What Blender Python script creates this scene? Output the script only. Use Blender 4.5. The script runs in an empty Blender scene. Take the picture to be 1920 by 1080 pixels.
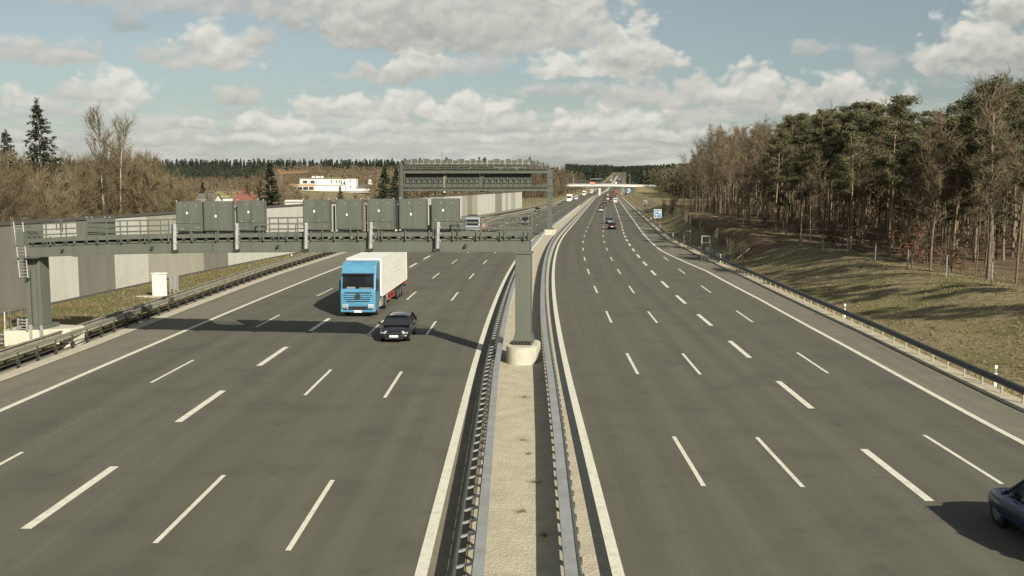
import bpy, bmesh, math, random
import numpy as np
from mathutils import Vector, Matrix

R = math.radians
scn = bpy.context.scene
COL = scn.collection
rnd = random.Random(7)

# ---------------------------------------------------------------- camera, sky, sun, exposure
CAM_H, FPX, HORIZON = 9.45, 1811.0, 345.0
PITCH = math.atan((540 - HORIZON) / FPX)
cam = bpy.data.cameras.new('camera')
cam.sensor_width = 36.0
cam.lens = 36.0 * FPX / 1920.0
cam.clip_start, cam.clip_end = 0.3, 20000
camo = bpy.data.objects.new('camera', cam)
COL.objects.link(camo)
camo.location = (0, 0, CAM_H)
camo.rotation_euler = (math.pi / 2 - PITCH, 0, 0)
scn.camera = camo

SUN_EL, SUN_AZ = 29.0, 30.0        # light travels towards (-sin az, cos az): the sun stands behind, to the right
SUN_STRENGTH, SKY_STRENGTH, EXPOSURE = 4.3, 0.10, 0.88
sl = bpy.data.lights.new('sun', 'SUN')
sl.energy = SUN_STRENGTH
sl.angle = R(0.55)
sl.color = (1.0, 0.935, 0.80)
so = bpy.data.objects.new('sun', sl)
COL.objects.link(so)
ldir = Vector((-math.sin(R(SUN_AZ)) * math.cos(R(SUN_EL)), math.cos(R(SUN_AZ)) * math.cos(R(SUN_EL)), -math.sin(R(SUN_EL))))
so.rotation_euler = ldir.to_track_quat('-Z', 'Y').to_euler()
so.location = (40, -60, 60)
vs = scn.view_settings
vs.view_transform = 'Standard'
vs.look = 'None'
vs.exposure = EXPOSURE
vs.gamma = 1.0
scn.cycles.max_bounces = 6
scn.cycles.transparent_max_bounces = 6


def pix_dir(px, py):
    u, v = (px - 960) / FPX, (py - 540) / FPX
    return Vector((u, math.cos(PITCH) - v * math.sin(PITCH), -math.sin(PITCH) - v * math.cos(PITCH)))


def ground(px, py, z=0.0):
    d = pix_dir(px, py)
    t = (z - CAM_H) / d.z
    return d.x * t, d.y * t


def at3(px, py, Y):
    """world point on the plane y = Y seen at a photo pixel (for reading sizes off the photograph)"""
    d = pix_dir(px, py)
    t = Y / d.y
    return d.x * t, CAM_H + d.z * t


def angs(px, py):
    d = pix_dir(px, py).normalized()
    return math.atan2(d.x, d.y), math.asin(d.z)


world = bpy.data.worlds.new('World')
scn.world = world
world.use_nodes = True
nt = world.node_tree
nt.nodes.clear()
N, L = nt.nodes, nt.links


def mnode(op, a, b=None, c=None, tree=None, clamp=False):
    t = tree or nt
    n = t.nodes.new('ShaderNodeMath')
    n.operation = op
    n.use_clamp = clamp
    for i, x in enumerate((a, b, c)):
        if x is None:
            continue
        if isinstance(x, (int, float)):
            n.inputs[i].default_value = x
        else:
            t.links.new(x, n.inputs[i])
    return n.outputs[0]


def cloud_group():
    g = bpy.data.node_groups.new('cumulus', 'ShaderNodeTree')
    I = g.interface
    I.new_socket('P', in_out='INPUT', socket_type='NodeSocketVector')
    I.new_socket('Edge', in_out='INPUT', socket_type='NodeSocketFloat')
    I.new_socket('Relief', in_out='INPUT', socket_type='NodeSocketFloat')
    I.new_socket('Under', in_out='INPUT', socket_type='NodeSocketColor')
    I.new_socket('Centre', in_out='INPUT', socket_type='NodeSocketVector')
    I.new_socket('Scale', in_out='INPUT', socket_type='NodeSocketVector')
    I.new_socket('Flat', in_out='INPUT', socket_type='NodeSocketFloat')
    I.new_socket('Soft', in_out='INPUT', socket_type='NodeSocketFloat')
    I.new_socket('Opacity', in_out='INPUT', socket_type='NodeSocketFloat')
    I.new_socket('Top', in_out='INPUT', socket_type='NodeSocketColor')
    I.new_socket('Base', in_out='INPUT', socket_type='NodeSocketColor')
    I.new_socket('Color', in_out='OUTPUT', socket_type='NodeSocketColor')
    gi, go = g.nodes.new('NodeGroupInput'), g.nodes.new('NodeGroupOutput')
    o = gi.outputs
    sub = g.nodes.new('ShaderNodeVectorMath'); sub.operation = 'SUBTRACT'
    g.links.new(o['P'], sub.inputs[0]); g.links.new(o['Centre'], sub.inputs[1])
    mul = g.nodes.new('ShaderNodeVectorMath'); mul.operation = 'MULTIPLY'
    g.links.new(sub.outputs[0], mul.inputs[0]); g.links.new(o['Scale'], mul.inputs[1])
    sp = g.nodes.new('ShaderNodeSeparateXYZ'); g.links.new(mul.outputs[0], sp.inputs[0])
    x, y = sp.outputs[0], sp.outputs[1]
    yd = mnode('MULTIPLY', mnode('MULTIPLY', y, -1.0, tree=g), o['Flat'], tree=g)
    yy = mnode('MAXIMUM', y, yd, tree=g)
    d2 = mnode('ADD', mnode('MULTIPLY', x, x, tree=g), mnode('MULTIPLY', yy, yy, tree=g), tree=g)
    d = mnode('SQRT', d2, tree=g)
    d = mnode('ADD', d, o['Edge'], tree=g)
    mr = g.nodes.new('ShaderNodeMapRange'); mr.interpolation_type = 'SMOOTHSTEP'
    g.links.new(d, mr.inputs[0])
    g.links.new(mnode('ADD', 1.0, o['Soft'], tree=g), mr.inputs[1])
    g.links.new(mnode('SUBTRACT', 1.0, o['Soft'], tree=g), mr.inputs[2])
    mr.inputs[3].default_value, mr.inputs[4].default_value = 0.0, 1.0
    alpha = mnode('MULTIPLY', mr.outputs[0], o['Opacity'], tree=g)
    t = mnode('MULTIPLY_ADD', y, 0.50, 0.52, tree=g)
    t = mnode('ADD', t, o['Relief'], tree=g, clamp=True)
    c = g.nodes.new('ShaderNodeMix'); c.data_type = 'RGBA'
    g.links.new(t, c.inputs['Factor']); g.links.new(o['Base'], c.inputs[6]); g.links.new(o['Top'], c.inputs[7])
    m = g.nodes.new('ShaderNodeMix'); m.data_type = 'RGBA'
    g.links.new(alpha, m.inputs['Factor']); g.links.new(o['Under'], m.inputs[6]); g.links.new(c.outputs[2], m.inputs[7])
    g.links.new(m.outputs[2], go.inputs['Color'])
    return g


def build_sky():
    tc = N.new('ShaderNodeTexCoord')
    sky = N.new('ShaderNodeTexSky')
    sky.sky_type = 'NISHITA'
    sky.sun_disc = False
    sky.sun_elevation = R(SUN_EL)
    sky.sun_rotation = R(180 - SUN_AZ)
    sky.air_density, sky.dust_density, sky.ozone_density = 1.0, 1.2, 1.0
    hsv = N.new('ShaderNodeHueSaturation')
    hsv.inputs['Saturation'].default_value = 0.60
    hsv.inputs['Value'].default_value = 0.60
    L.new(sky.outputs[0], hsv.inputs['Color'])
    tint = N.new('ShaderNodeMix'); tint.data_type = 'RGBA'; tint.blend_type = 'MULTIPLY'
    tint.inputs['Factor'].default_value = 1.0
    L.new(hsv.outputs[0], tint.inputs[6]); tint.inputs[7].default_value = (0.695, 0.735, 0.70, 1)
    sep = N.new('ShaderNodeSeparateXYZ'); L.new(tc.outputs['Generated'], sep.inputs[0])
    az = mnode('ARCTAN2', sep.outputs[0], sep.outputs[1])
    el = mnode('ARCSINE', sep.outputs[2])
    P = N.new('ShaderNodeCombineXYZ'); L.new(az, P.inputs[0]); L.new(el, P.inputs[1])

    def noise(scale, detail, rough, yscale=1.0, offs=(0, 0, 0)):
        mp = N.new('ShaderNodeMapping')
        mp.inputs['Location'].default_value = offs
        mp.inputs['Scale'].default_value = (1, yscale, 1)
        L.new(P.outputs[0], mp.inputs[0])
        n = N.new('ShaderNodeTexNoise')
        n.noise_dimensions = '2D'
        n.inputs['Scale'].default_value = scale
        n.inputs['Detail'].default_value = detail
        n.inputs['Roughness'].default_value = rough
        L.new(mp.outputs[0], n.inputs['Vector'])
        return n
    w = noise(22, 4, 0.5, 1.3)
    ws = N.new('ShaderNodeVectorMath'); ws.operation = 'SUBTRACT'
    L.new(w.outputs['Color'], ws.inputs[0]); ws.inputs[1].default_value = (0.5, 0.5, 0.5)
    wm = N.new('ShaderNodeVectorMath'); wm.operation = 'MULTIPLY'
    L.new(ws.outputs[0], wm.inputs[0]); wm.inputs[1].default_value = (0.040, 0.020, 0)
    PW = N.new('ShaderNodeVectorMath'); PW.operation = 'ADD'
    L.new(P.outputs[0], PW.inputs[0]); L.new(wm.outputs[0], PW.inputs[1])

    def billow(scale, detail, offs=(0, 0, 0)):
        # rounded cauliflower bumps: distance to scattered centres, slightly stirred
        mp = N.new('ShaderNodeMapping')
        mp.inputs['Location'].default_value = offs
        mp.inputs['Scale'].default_value = (1, 1.35, 1)
        st = N.new('ShaderNodeVectorMath'); st.operation = 'MULTIPLY_ADD'
        L.new(ws.outputs[0], st.inputs[0]); st.inputs[1].default_value = (0.022, 0.014, 0); L.new(P.outputs[0], st.inputs[2])
        L.new(st.outputs[0], mp.inputs[0])
        v = N.new('ShaderNodeTexVoronoi')
        v.voronoi_dimensions = '2D'
        v.feature = 'SMOOTH_F1'
        v.inputs['Scale'].default_value = scale
        v.inputs['Detail'].default_value = detail
        v.inputs['Roughness'].default_value = 0.55
        v.inputs['Smoothness'].default_value = 0.55
        L.new(mp.outputs[0], v.inputs['Vector'])
        return v.outputs['Distance']
    b1 = billow(30, 2.0)
    e = noise(70, 5, 0.6, 1.4, (3, 1, 0))
    edge = mnode('ADD', mnode('MULTIPLY', mnode('SUBTRACT', b1, 0.66), 0.85), mnode('MULTIPLY', mnode('SUBTRACT', e.outputs[0], 0.5), 0.55))
    b2 = billow(30, 2.0, (-0.003, 0.0085, 0))
    rel = mnode('MULTIPLY', mnode('SUBTRACT', b2, b1), 0.62)
    n3 = noise(15, 5, 0.55, 2.0, (9, 4, 0))
    rel = mnode('ADD', rel, mnode('MULTIPLY', mnode('SUBTRACT', n3.outputs[0], 0.5), 0.75))

    cur = tint.outputs[2]
    # thin veil of layered cloud that thickens towards the horizon
    veil = noise(9, 7, 0.6, 7.5, (1, 0, 0))
    lay = N.new('ShaderNodeMapRange'); lay.interpolation_type = 'SMOOTHSTEP'
    L.new(el, lay.inputs[0])
    lay.inputs[1].default_value, lay.inputs[2].default_value = 0.125, 0.028
    lay.inputs[3].default_value, lay.inputs[4].default_value = -0.44, 0.66
    va = mnode('ADD', lay.outputs[0], mnode('MULTIPLY', mnode('SUBTRACT', veil.outputs[0], 0.5), 2.2))
    va = mnode('MULTIPLY', mnode('MAXIMUM', va, 0.0), 1.0, clamp=True)
    va = mnode('MULTIPLY', va, 0.92)
    str_ = noise(16, 6, 0.6, 5.0, (2, 7, 0))
    vc = N.new('ShaderNodeMix'); vc.data_type = 'RGBA'
    vr = N.new('ShaderNodeMapRange'); L.new(str_.outputs[0], vr.inputs[0])
    vr.inputs[1].default_value, vr.inputs[2].default_value = 0.36, 0.64
    L.new(vr.outputs[0], vc.inputs['Factor'])
    vc.inputs[6].default_value = (2.75, 2.82, 2.72, 1); vc.inputs[7].default_value = (3.75, 3.72, 3.42, 1)
    m = N.new('ShaderNodeMix'); m.data_type = 'RGBA'
    L.new(va, m.inputs['Factor']); L.new(cur, m.inputs[6]); L.new(vc.outputs[2], m.inputs[7])
    cur = m.outputs[2]

    W = (4.15, 4.08, 3.70, 1)      # sunlit cloud
    W2 = (3.45, 3.40, 3.12, 1)
    G = (2.45, 2.47, 2.32, 1)      # shaded base
    G2 = (1.92, 1.95, 1.84, 1)
    g = cloud_group()
    # centre x, centre y, half width, half height up, height down (photo pixels), softness, opacity, top, base
    clouds = [
        (300, 262, 330, 12, 7, .5, .75, W2, G), (640, 266, 260, 12, 6, .45, .8, W, G), (960, 262, 220, 13, 6, .45, .85, W, G),
        (1230, 258, 240, 15, 6, .45, .85, W, G), (1060, 282, 300, 9, 6, .5, .7, W2, G), (480, 288, 300, 8, 5, .5, .6, W2, G),
        (110, 215, 130, 18, 9, .5, .8, W2, G), (300, 236, 120, 17, 9, .5, .8, W2, G), (30, 262, 90, 18, 8, .5, .8, W2, G),
        (380, 236, 34, 16, 8, .4, .75, W, G), (740, 246, 140, 17, 8, .4, .9, W, G), (900, 244, 120, 14, 8, .4, .9, W2, G),
        (1260, 222, 150, 24, 9, .4, .9, W2, G), (1415, 206, 120, 24, 10, .4, .95, W2, G), (1250, 192, 52, 18, 9, .5, .6, W2, G),
        (505, 240, 66, 34, 12, .28, 1, W, G), (1150, 236, 105, 42, 14, .26, 1, W, G), (1080, 240, 50, 22, 9, .3, .95, W, G),
        (640, 212, 135, 34, 12, .28, 1, W, G), (750, 205, 60, 34, 16, .3, .9, W, G), (895, 222, 105, 48, 14, .26, 1, W, G),
        (445, 184, 54, 28, 10, .34, .95, W2, G),
        (1490, 205, 34, 34, 16, .3, .95, W, G), (1600, 188, 96, 48, 14, .28, 1, W, G),
        (1300, 184, 215, 36, 13, .32, .95, W2, G), (1400, 172, 70, 48, 14, .28, .95, W, G), (1080, 172, 112, 16, 11, .5, .7, W2, G),
        (40, 186, 52, 34, 11, .3, .95, W, G), (212, 194, 76, 60, 14, .32, .95, W, G), (160, 178, 56, 24, 12, .4, .8, W2, G),
        (85, 110, 95, 42, 17, .45, .9, W2, G), (345, 118, 110, 38, 13, .36, .95, W2, G), (410, 92, 84, 46, 32, .34, 1, W, G),
        (480, 70, 44, 20, 15, .45, .8, W2, G),
        (745, 148, 95, 30, 11, .3, .95, W2, G), (790, 132, 66, 50, 22, .26, 1, W, G), (880, 134, 70, 28, 16, .5, .7, W2, G),
        (1010, 84, 170, 34, 18, .4, .8, W2, G),
        (1040, 134, 64, 40, 11, .3, 1, W, G), (1165, 132, 110, 60, 14, .28, 1, W, G), (1185, 96, 70, 62, 40, .24, 1, W, G),
        (620, 22, 170, 38, 26, .5, .85, W2, G), (300, 4, 270, 30, 18, .55, .7, W2, G), (238, 38, 26, 16, 16, .6, .55, G, G2),
        (820, 62, 280, 100, 32, .34, .97, W2, G2), (980, 40, 190, 90, 50, .36, .95, W2, G), (1090, 24, 70, 60, 44, .4, .9, W, G),
        (1525, 96, 46, 20, 12, .55, .65, W2, G), (1640, 122, 40, 26, 20, .6, .55, W2, G), (1610, 92, 36, 12, 10, .6, .5, W2, G),
        (1760, 110, 60, 40, 26, .3, .95, W, G), (1880, 128, 130, 90, 22, .3, 1, W2, G2), (1850, 70, 96, 62, 58, .26, 1, W, G2),
        (1910, 22, 60, 60, 50, .26, 1, W, G2),
    ]
    for (px, py, hw, hu, hd, soft, op, top, base) in clouds:
        u, v = angs(px, py)
        c = N.new('ShaderNodeGroup'); c.node_tree = g
        L.new(PW.outputs[0], c.inputs['P']); L.new(edge, c.inputs['Edge']); L.new(rel, c.inputs['Relief'])
        L.new(cur, c.inputs['Under'])
        cu = math.cos(u) ** 2
        c.inputs['Centre'].default_value = (u, v, 0)
        c.inputs['Scale'].default_value = (FPX / hw / cu, FPX / hu / math.cos(u), 0)
        c.inputs['Flat'].default_value = hu / hd
        c.inputs['Soft'].default_value = soft * 1.02
        c.inputs['Opacity'].default_value = op
        c.inputs['Top'].default_value = top
        c.inputs['Base'].default_value = base
        cur = c.outputs[0]
    # broken cloud added overhead, out of view, to raise the ambient fill
    n5 = noise(3.2, 5, 0.55, 1.6, (4, 9, 0))
    hi = N.new('ShaderNodeMapRange'); hi.interpolation_type = 'SMOOTHSTEP'
    L.new(el, hi.inputs[0]); hi.inputs[1].default_value, hi.inputs[2].default_value = 0.27, 0.50
    cov = N.new('ShaderNodeMapRange'); cov.interpolation_type = 'SMOOTHSTEP'
    L.new(n5.outputs[0], cov.inputs[0]); cov.inputs[1].default_value, cov.inputs[2].default_value = 0.40, 0.56
    oc = N.new('ShaderNodeMix'); oc.data_type = 'RGBA'
    L.new(mnode('MULTIPLY', mnode('MULTIPLY', hi.outputs[0], cov.outputs[0]), 0.6), oc.inputs['Factor'])
    L.new(cur, oc.inputs[6]); oc.inputs[7].default_value = (2.4, 2.45, 2.45, 1)
    cur = oc.outputs[2]
    bg = N.new('ShaderNodeBackground')
    bg.inputs['Strength'].default_value = SKY_STRENGTH
    L.new(cur, bg.inputs['Color'])
    out = N.new('ShaderNodeOutputWorld')
    L.new(bg.outputs[0], out.inputs['Surface'])


build_sky()

# ---------------------------------------------------------------- materials
def mat(name, col, rough=0.6, metal=0.0, noise=None, noise2=None, bump=0.0, bscale=40.0, coat=0.0, spec=None):
    m = bpy.data.materials.new(name)
    m.use_nodes = True
    t = m.node_tree
    b = t.nodes['Principled BSDF']
    b.inputs['Roughness'].default_value = rough
    b.inputs['Metallic'].default_value = metal
    if coat:
        b.inputs['Coat Weight'].default_value = coat
        b.inputs['Coat Roughness'].default_value = 0.05
    if spec is not None:
        b.inputs['Specular IOR Level'].default_value = spec
    b.inputs['Base Color'].default_value = (*col, 1)
    tc = t.nodes.new('ShaderNodeTexCoord')
    src = None
    for nz in (noise, noise2):
        if not nz:
            continue
        col2, scale, lo, hi = nz[:4]
        n = t.nodes.new('ShaderNodeTexNoise')
        n.inputs['Scale'].default_value = scale
        n.inputs['Detail'].default_value = 6
        n.inputs['Roughness'].default_value = 0.62
        if len(nz) > 4:
            mp = t.nodes.new('ShaderNodeMapping')
            mp.inputs['Scale'].default_value = nz[4]
            t.links.new(tc.outputs['UV' if len(nz) > 5 else 'Object'], mp.inputs[0])
            t.links.new(mp.outputs[0], n.inputs['Vector'])
        else:
            t.links.new(tc.outputs['Object'], n.inputs['Vector'])
        r = t.nodes.new('ShaderNodeMapRange')
        r.inputs[1].default_value, r.inputs[2].default_value = lo, hi
        t.links.new(n.outputs[0], r.inputs[0])
        mx = t.nodes.new('ShaderNodeMix'); mx.data_type = 'RGBA'
        t.links.new(r.outputs[0], mx.inputs['Factor'])
        if src is None:
            mx.inputs[6].default_value = (*col, 1)
        else:
            t.links.new(src, mx.inputs[6])
        mx.inputs[7].default_value = (*col2, 1)
        src = mx.outputs[2]
    if src is not None:
        t.links.new(src, b.inputs['Base Color'])
    if bump:
        n = t.nodes.new('ShaderNodeTexNoise')
        n.inputs['Scale'].default_value = bscale
        n.inputs['Detail'].default_value = 5
        t.links.new(tc.outputs['Object'], n.inputs['Vector'])
        bp = t.nodes.new('ShaderNodeBump')
        bp.inputs['Strength'].default_value = bump
        bp.inputs['Distance'].default_value = 0.05
        t.links.new(n.outputs[0], bp.inputs['Height'])
        t.links.new(bp.outputs[0], b.inputs['Normal'])
    return m


def leafmat(name, col, col2, scale=0.35, trans=0.25):
    """foliage with clump to clump and tree to tree colour differences"""
    m = mat(name, col, 0.75, noise=(col2, scale, 0.36, 0.64), spec=0.25)
    t = m.node_tree
    b = t.nodes['Principled BSDF']
    src = b.inputs['Base Color'].links[0].from_socket
    oi = t.nodes.new('ShaderNodeObjectInfo')
    mr = t.nodes.new('ShaderNodeMapRange')
    mr.inputs[3].default_value, mr.inputs[4].default_value = 0.72, 1.32
    t.links.new(oi.outputs['Random'], mr.inputs[0])
    h = t.nodes.new('ShaderNodeHueSaturation')
    t.links.new(mr.outputs[0], h.inputs['Value'])
    t.links.new(src, h.inputs['Color'])
    t.links.new(h.outputs[0], b.inputs['Base Color'])
    if not trans:
        return m
    tr = t.nodes.new('ShaderNodeBsdfTranslucent')
    t.links.new(h.outputs[0], tr.inputs['Color'])
    mx = t.nodes.new('ShaderNodeMixShader')
    mx.inputs[0].default_value = trans
    t.links.new(b.outputs[0], mx.inputs[1]); t.links.new(tr.outputs[0], mx.inputs[2])
    t.links.new(mx.outputs[0], t.nodes['Material Output'].inputs['Surface'])
    return m


M = {}
M['asphalt'] = mat('asphalt', (.083, .080, .060), .88, noise=((.103, .099, .075), 1.0, .35, .65, (.9, .012, 1), 1), noise2=((.067, .065, .051), .28, .50, .78), bump=.15, bscale=30, spec=.3)


def wheel_tracks(m, period=1.83, phase=.4):
    # traffic-worn tracks along the lanes, oil in the lane middles, fine grain and scattered spots
    t = m.node_tree
    b = t.nodes['Principled BSDF']
    src = b.inputs['Base Color'].links[0].from_socket
    uv = t.nodes.new('ShaderNodeTexCoord')
    sp = t.nodes.new('ShaderNodeSeparateXYZ'); t.links.new(uv.outputs['UV'], sp.inputs[0])
    ns = t.nodes.new('ShaderNodeTexNoise'); ns.inputs['Scale'].default_value = 1.0; ns.inputs['Detail'].default_value = 4
    mp = t.nodes.new('ShaderNodeMapping'); mp.inputs['Scale'].default_value = (.35, .03, 1)
    t.links.new(uv.outputs['UV'], mp.inputs[0]); t.links.new(mp.outputs[0], ns.inputs['Vector'])
    x = mnode('ADD', sp.outputs[0], mnode('MULTIPLY', ns.outputs[0], .5, tree=t), tree=t)
    sn = mnode('SINE', mnode('MULTIPLY_ADD', x, 2 * math.pi / period, phase, tree=t), tree=t)
    val = mnode('MULTIPLY_ADD', sn, .034, 1.0, tree=t)
    gr = t.nodes.new('ShaderNodeTexNoise'); gr.inputs['Scale'].default_value = 9.0; gr.inputs['Detail'].default_value = 8; gr.inputs['Roughness'].default_value = .75
    t.links.new(uv.outputs['Object'], gr.inputs['Vector'])
    val = mnode('ADD', val, mnode('MULTIPLY', mnode('SUBTRACT', gr.outputs[0], .5, tree=t), .42, tree=t), tree=t)
    vo = t.nodes.new('ShaderNodeTexVoronoi'); vo.inputs['Scale'].default_value = .55
    t.links.new(uv.outputs['Object'], vo.inputs['Vector'])
    spot = t.nodes.new('ShaderNodeMapRange'); t.links.new(vo.outputs['Distance'], spot.inputs[0])
    spot.inputs[1].default_value, spot.inputs[2].default_value = .05, .16
    spot.inputs[3].default_value, spot.inputs[4].default_value = .86, 1.0
    val = mnode('MULTIPLY', val, spot.outputs[0], tree=t)
    h = t.nodes.new('ShaderNodeHueSaturation')
    t.links.new(val, h.inputs['Value']); t.links.new(src, h.inputs['Color']); t.links.new(h.outputs[0], b.inputs['Base Color'])


wheel_tracks(M['asphalt'])
M['shoulder'] = mat('asphalt_shoulder', (.152, .142, .104), .9, noise=((.124, .117, .086), 1.0, .35, .65, (1.3, .03, 1), 1), noise2=((.175, .162, .12), .7, .52, .75), bump=.12, bscale=30, spec=.3)
M['margin'] = mat('concrete_margin', (.16, .14, .10), .9, noise=((.20, .175, .125), .8, .4, .7), bump=.1, spec=.3)
M['paint'] = mat('road_paint', (.58, .565, .46), .7, noise=((.46, .445, .365), 3.0, .45, .7), noise2=((.17, .165, .13), 9, .60, .72), spec=.3)
M['ghost'] = mat('removed_paint', (.128, .123, .098), .9, noise=((.10, .097, .078), 2.5, .4, .6), spec=.3)
M['gravel'] = mat('gravel', (.425, .385, .285), .95, noise=((.35, .315, .23), 1.1, .40, .66), noise2=((.21, .185, .14), 16, .57, .70), bump=.8, bscale=14, spec=.2)
M['kerb'] = mat('concrete_kerb', (.42, .385, .30), .9, noise=((.34, .31, .24), 1.6, .4, .7), bump=.2, spec=.3)
M['grass'] = mat('verge_grass', (.112, .108, .040), .95, noise=((.165, .130, .066), .22, .42, .62), noise2=((.070, .066, .026), 2.6, .52, .74), bump=1.0, bscale=5, spec=.15)
M['soil'] = mat('terrain_soil', (.168, .152, .068), .95, noise=((.225, .182, .108), .16, .40, .58), noise2=((.078, .068, .030), 1.5, .50, .74), bump=1.0, bscale=3, spec=.15)
M['blade'] = leafmat('grass_blade', (.165, .152, .066), (.235, .190, .115), .3, .3)
M['steel'] = mat('painted_steel', (.105, .112, .090), .55, noise=((.090, .096, .078), 1.2, .4, .6, (1, 1, .15)), spec=.4)
M['steel2'] = mat('painted_steel_cabinet', (.086, .094, .076), .5, noise=((.100, .107, .088), 1.5, .4, .6, (1, 1, .12)), noise2=((.068, .074, .060), 2.5, .58, .75, (1, 1, .2)), spec=.4)
M['steel_far'] = mat('aged_painted_steel', (.066, .072, .057), .6, noise=((.055, .06, .048), 1.2, .4, .6))
M['darksteel'] = mat('dark_steel', (.025, .027, .023), .6, noise=((.035, .037, .03), 3, .4, .6))
M['galv'] = mat('galvanised_steel', (.40, .40, .385), .45, .35, noise=((.30, .305, .30), 2.0, .4, .65))
M['railgrey'] = mat('weathered_galvanised', (.30, .305, .30), .5, .2, noise=((.235, .24, .235), 1.2, .4, .65))
M['railgreen'] = mat('dull_guardrail', (.26, .25, .185), .6, .05, noise=((.21, .20, .15), .8, .4, .65))
M['raildark'] = mat('dark_guardrail', (.080, .087, .075), .5, .15, noise=((.062, .068, .058), 1.2, .4, .65))
M['post'] = mat('rail_post', (.045, .043, .036), .6, .2, noise=((.065, .06, .05), 2, .4, .6))
M['concrete'] = mat('concrete', (.44, .415, .335), .9, noise=((.36, .34, .27), 1.3, .4, .66), noise2=((.27, .25, .2), 3.5, .62, .78), bump=.15, bscale=8)
M['wall_light'] = mat('wall_pale', (.41, .405, .355), .9, noise=((.365, .36, .31), 1.0, .4, .65, (1, 1, .12)), noise2=((.29, .28, .235), .5, .60, .8), bump=.15, bscale=9)
M['wall_mid'] = mat('wall_mid', (.285, .275, .22), .9, noise=((.25, .24, .19), 1.0, .4, .65, (1, 1, .12)), bump=.15, bscale=9)
M['wall_dark'] = mat('wall_dark', (.148, .138, .112), .9, noise=((.125, .117, .095), 1.0, .4, .65, (1, 1, .12)), bump=.15, bscale=9)
M['wall_brown'] = mat('wall_brown', (.20, .185, .135), .9, noise=((.175, .162, .12), .6, .4, .65), bump=.15, bscale=9)
M['coping'] = mat('coping', (.07, .066, .055), .8)
M['white'] = mat('white_paint', (.68, .67, .60), .5, noise=((.60, .59, .53), 1.5, .4, .65))
M['white2'] = mat('white_render', (.66, .645, .58), .8, noise=((.55, .53, .46), .8, .4, .65))
M['rubber'] = mat('rubber', (.012, .012, .012), .8)
M['glass'] = mat('dark_glass', (.012, .014, .015), .06, coat=.3)
M['winglass'] = mat('window_glass', (.035, .04, .042), .12)
M['chrome'] = mat('lamp_glass', (.75, .77, .78), .12, .6)
M['rim'] = mat('alloy', (.35, .35, .36), .35, .8)
M['red'] = mat('red_paint', (.30, .045, .03), .5)
M['redlens'] = mat('red_lens', (.45, .02, .015), .25)
M['plate'] = mat('plate', (.72, .72, .68), .4)
M['black'] = mat('black_plastic', (.014, .014, .015), .5)
M['orange'] = mat('orange_paint', (.55, .17, .05), .5)
M['terracotta'] = mat('terracotta_render', (.46, .26, .16), .85)
M['jib'] = mat('crane_paint', (.42, .22, .09), .6)
M['signblue'] = mat('sign_blue', (.025, .13, .27), .4)
M['roofred'] = mat('clay_tiles', (.20, .082, .052), .85, noise=((.15, .06, .04), 3, .4, .6))
M['roofolive'] = mat('mossy_roof', (.20, .165, .07), .9, noise=((.15, .125, .055), 2, .4, .6))
M['roofgrey'] = mat('grey_tiles', (.12, .11, .09), .85, noise=((.09, .085, .07), 3, .4, .6))
M['bark'] = mat('bark', (.165, .132, .092), .95, noise=((.105, .084, .060), 3.5, .4, .62), bump=.5, bscale=12, spec=.15)
M['pinebark'] = mat('pine_bark', (.225, .165, .112), .95, noise=((.13, .102, .075), 2.2, .42, .6), bump=.5, bscale=12, spec=.15)
M['birchbark'] = mat('birch_bark', (.42, .38, .30), .85, noise=((.12, .10, .08), 4, .55, .66), spec=.2)
M['twig'] = leafmat('twigs', (.165, .128, .078), (.118, .092, .058), .5, .2)
M['twig2'] = leafmat('pale_twigs', (.160, .126, .070), (.112, .088, .052), .5, .15)
M['needle'] = leafmat('pine_needles', (.142, .136, .069), (.092, .093, .049), .6, .32)
M['spruce'] = leafmat('spruce_needles', (.034, .044, .022), (.020, .029, .016), .6, .2)
M['rust'] = leafmat('dead_leaves', (.20, .10, .055), (.13, .07, .042), .9, .25)
M['farpine'] = leafmat('far_conifers', (.030, .038, .022), (.019, .027, .018), .05, 0)
M['farbare'] = leafmat('far_bare_trees', (.140, .106, .066), (.100, .077, .049), .05, 0)
M['farmix'] = leafmat('far_mixed_trees', (.050, .056, .027), (.088, .070, .042), .035, 0)
M['earth'] = mat('ploughed_earth', (.185, .125, .085), .95, noise=((.125, .082, .055), .55, .40, .60), noise2=((.20, .165, .09), 1.8, .55, .74), bump=1.0, bscale=3, spec=.1)
M['litter'] = mat('forest_floor', (.16, .115, .07), .95, noise=((.10, .075, .047), 1.5, .4, .62), bump=.8, bscale=4, spec=.1)


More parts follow.
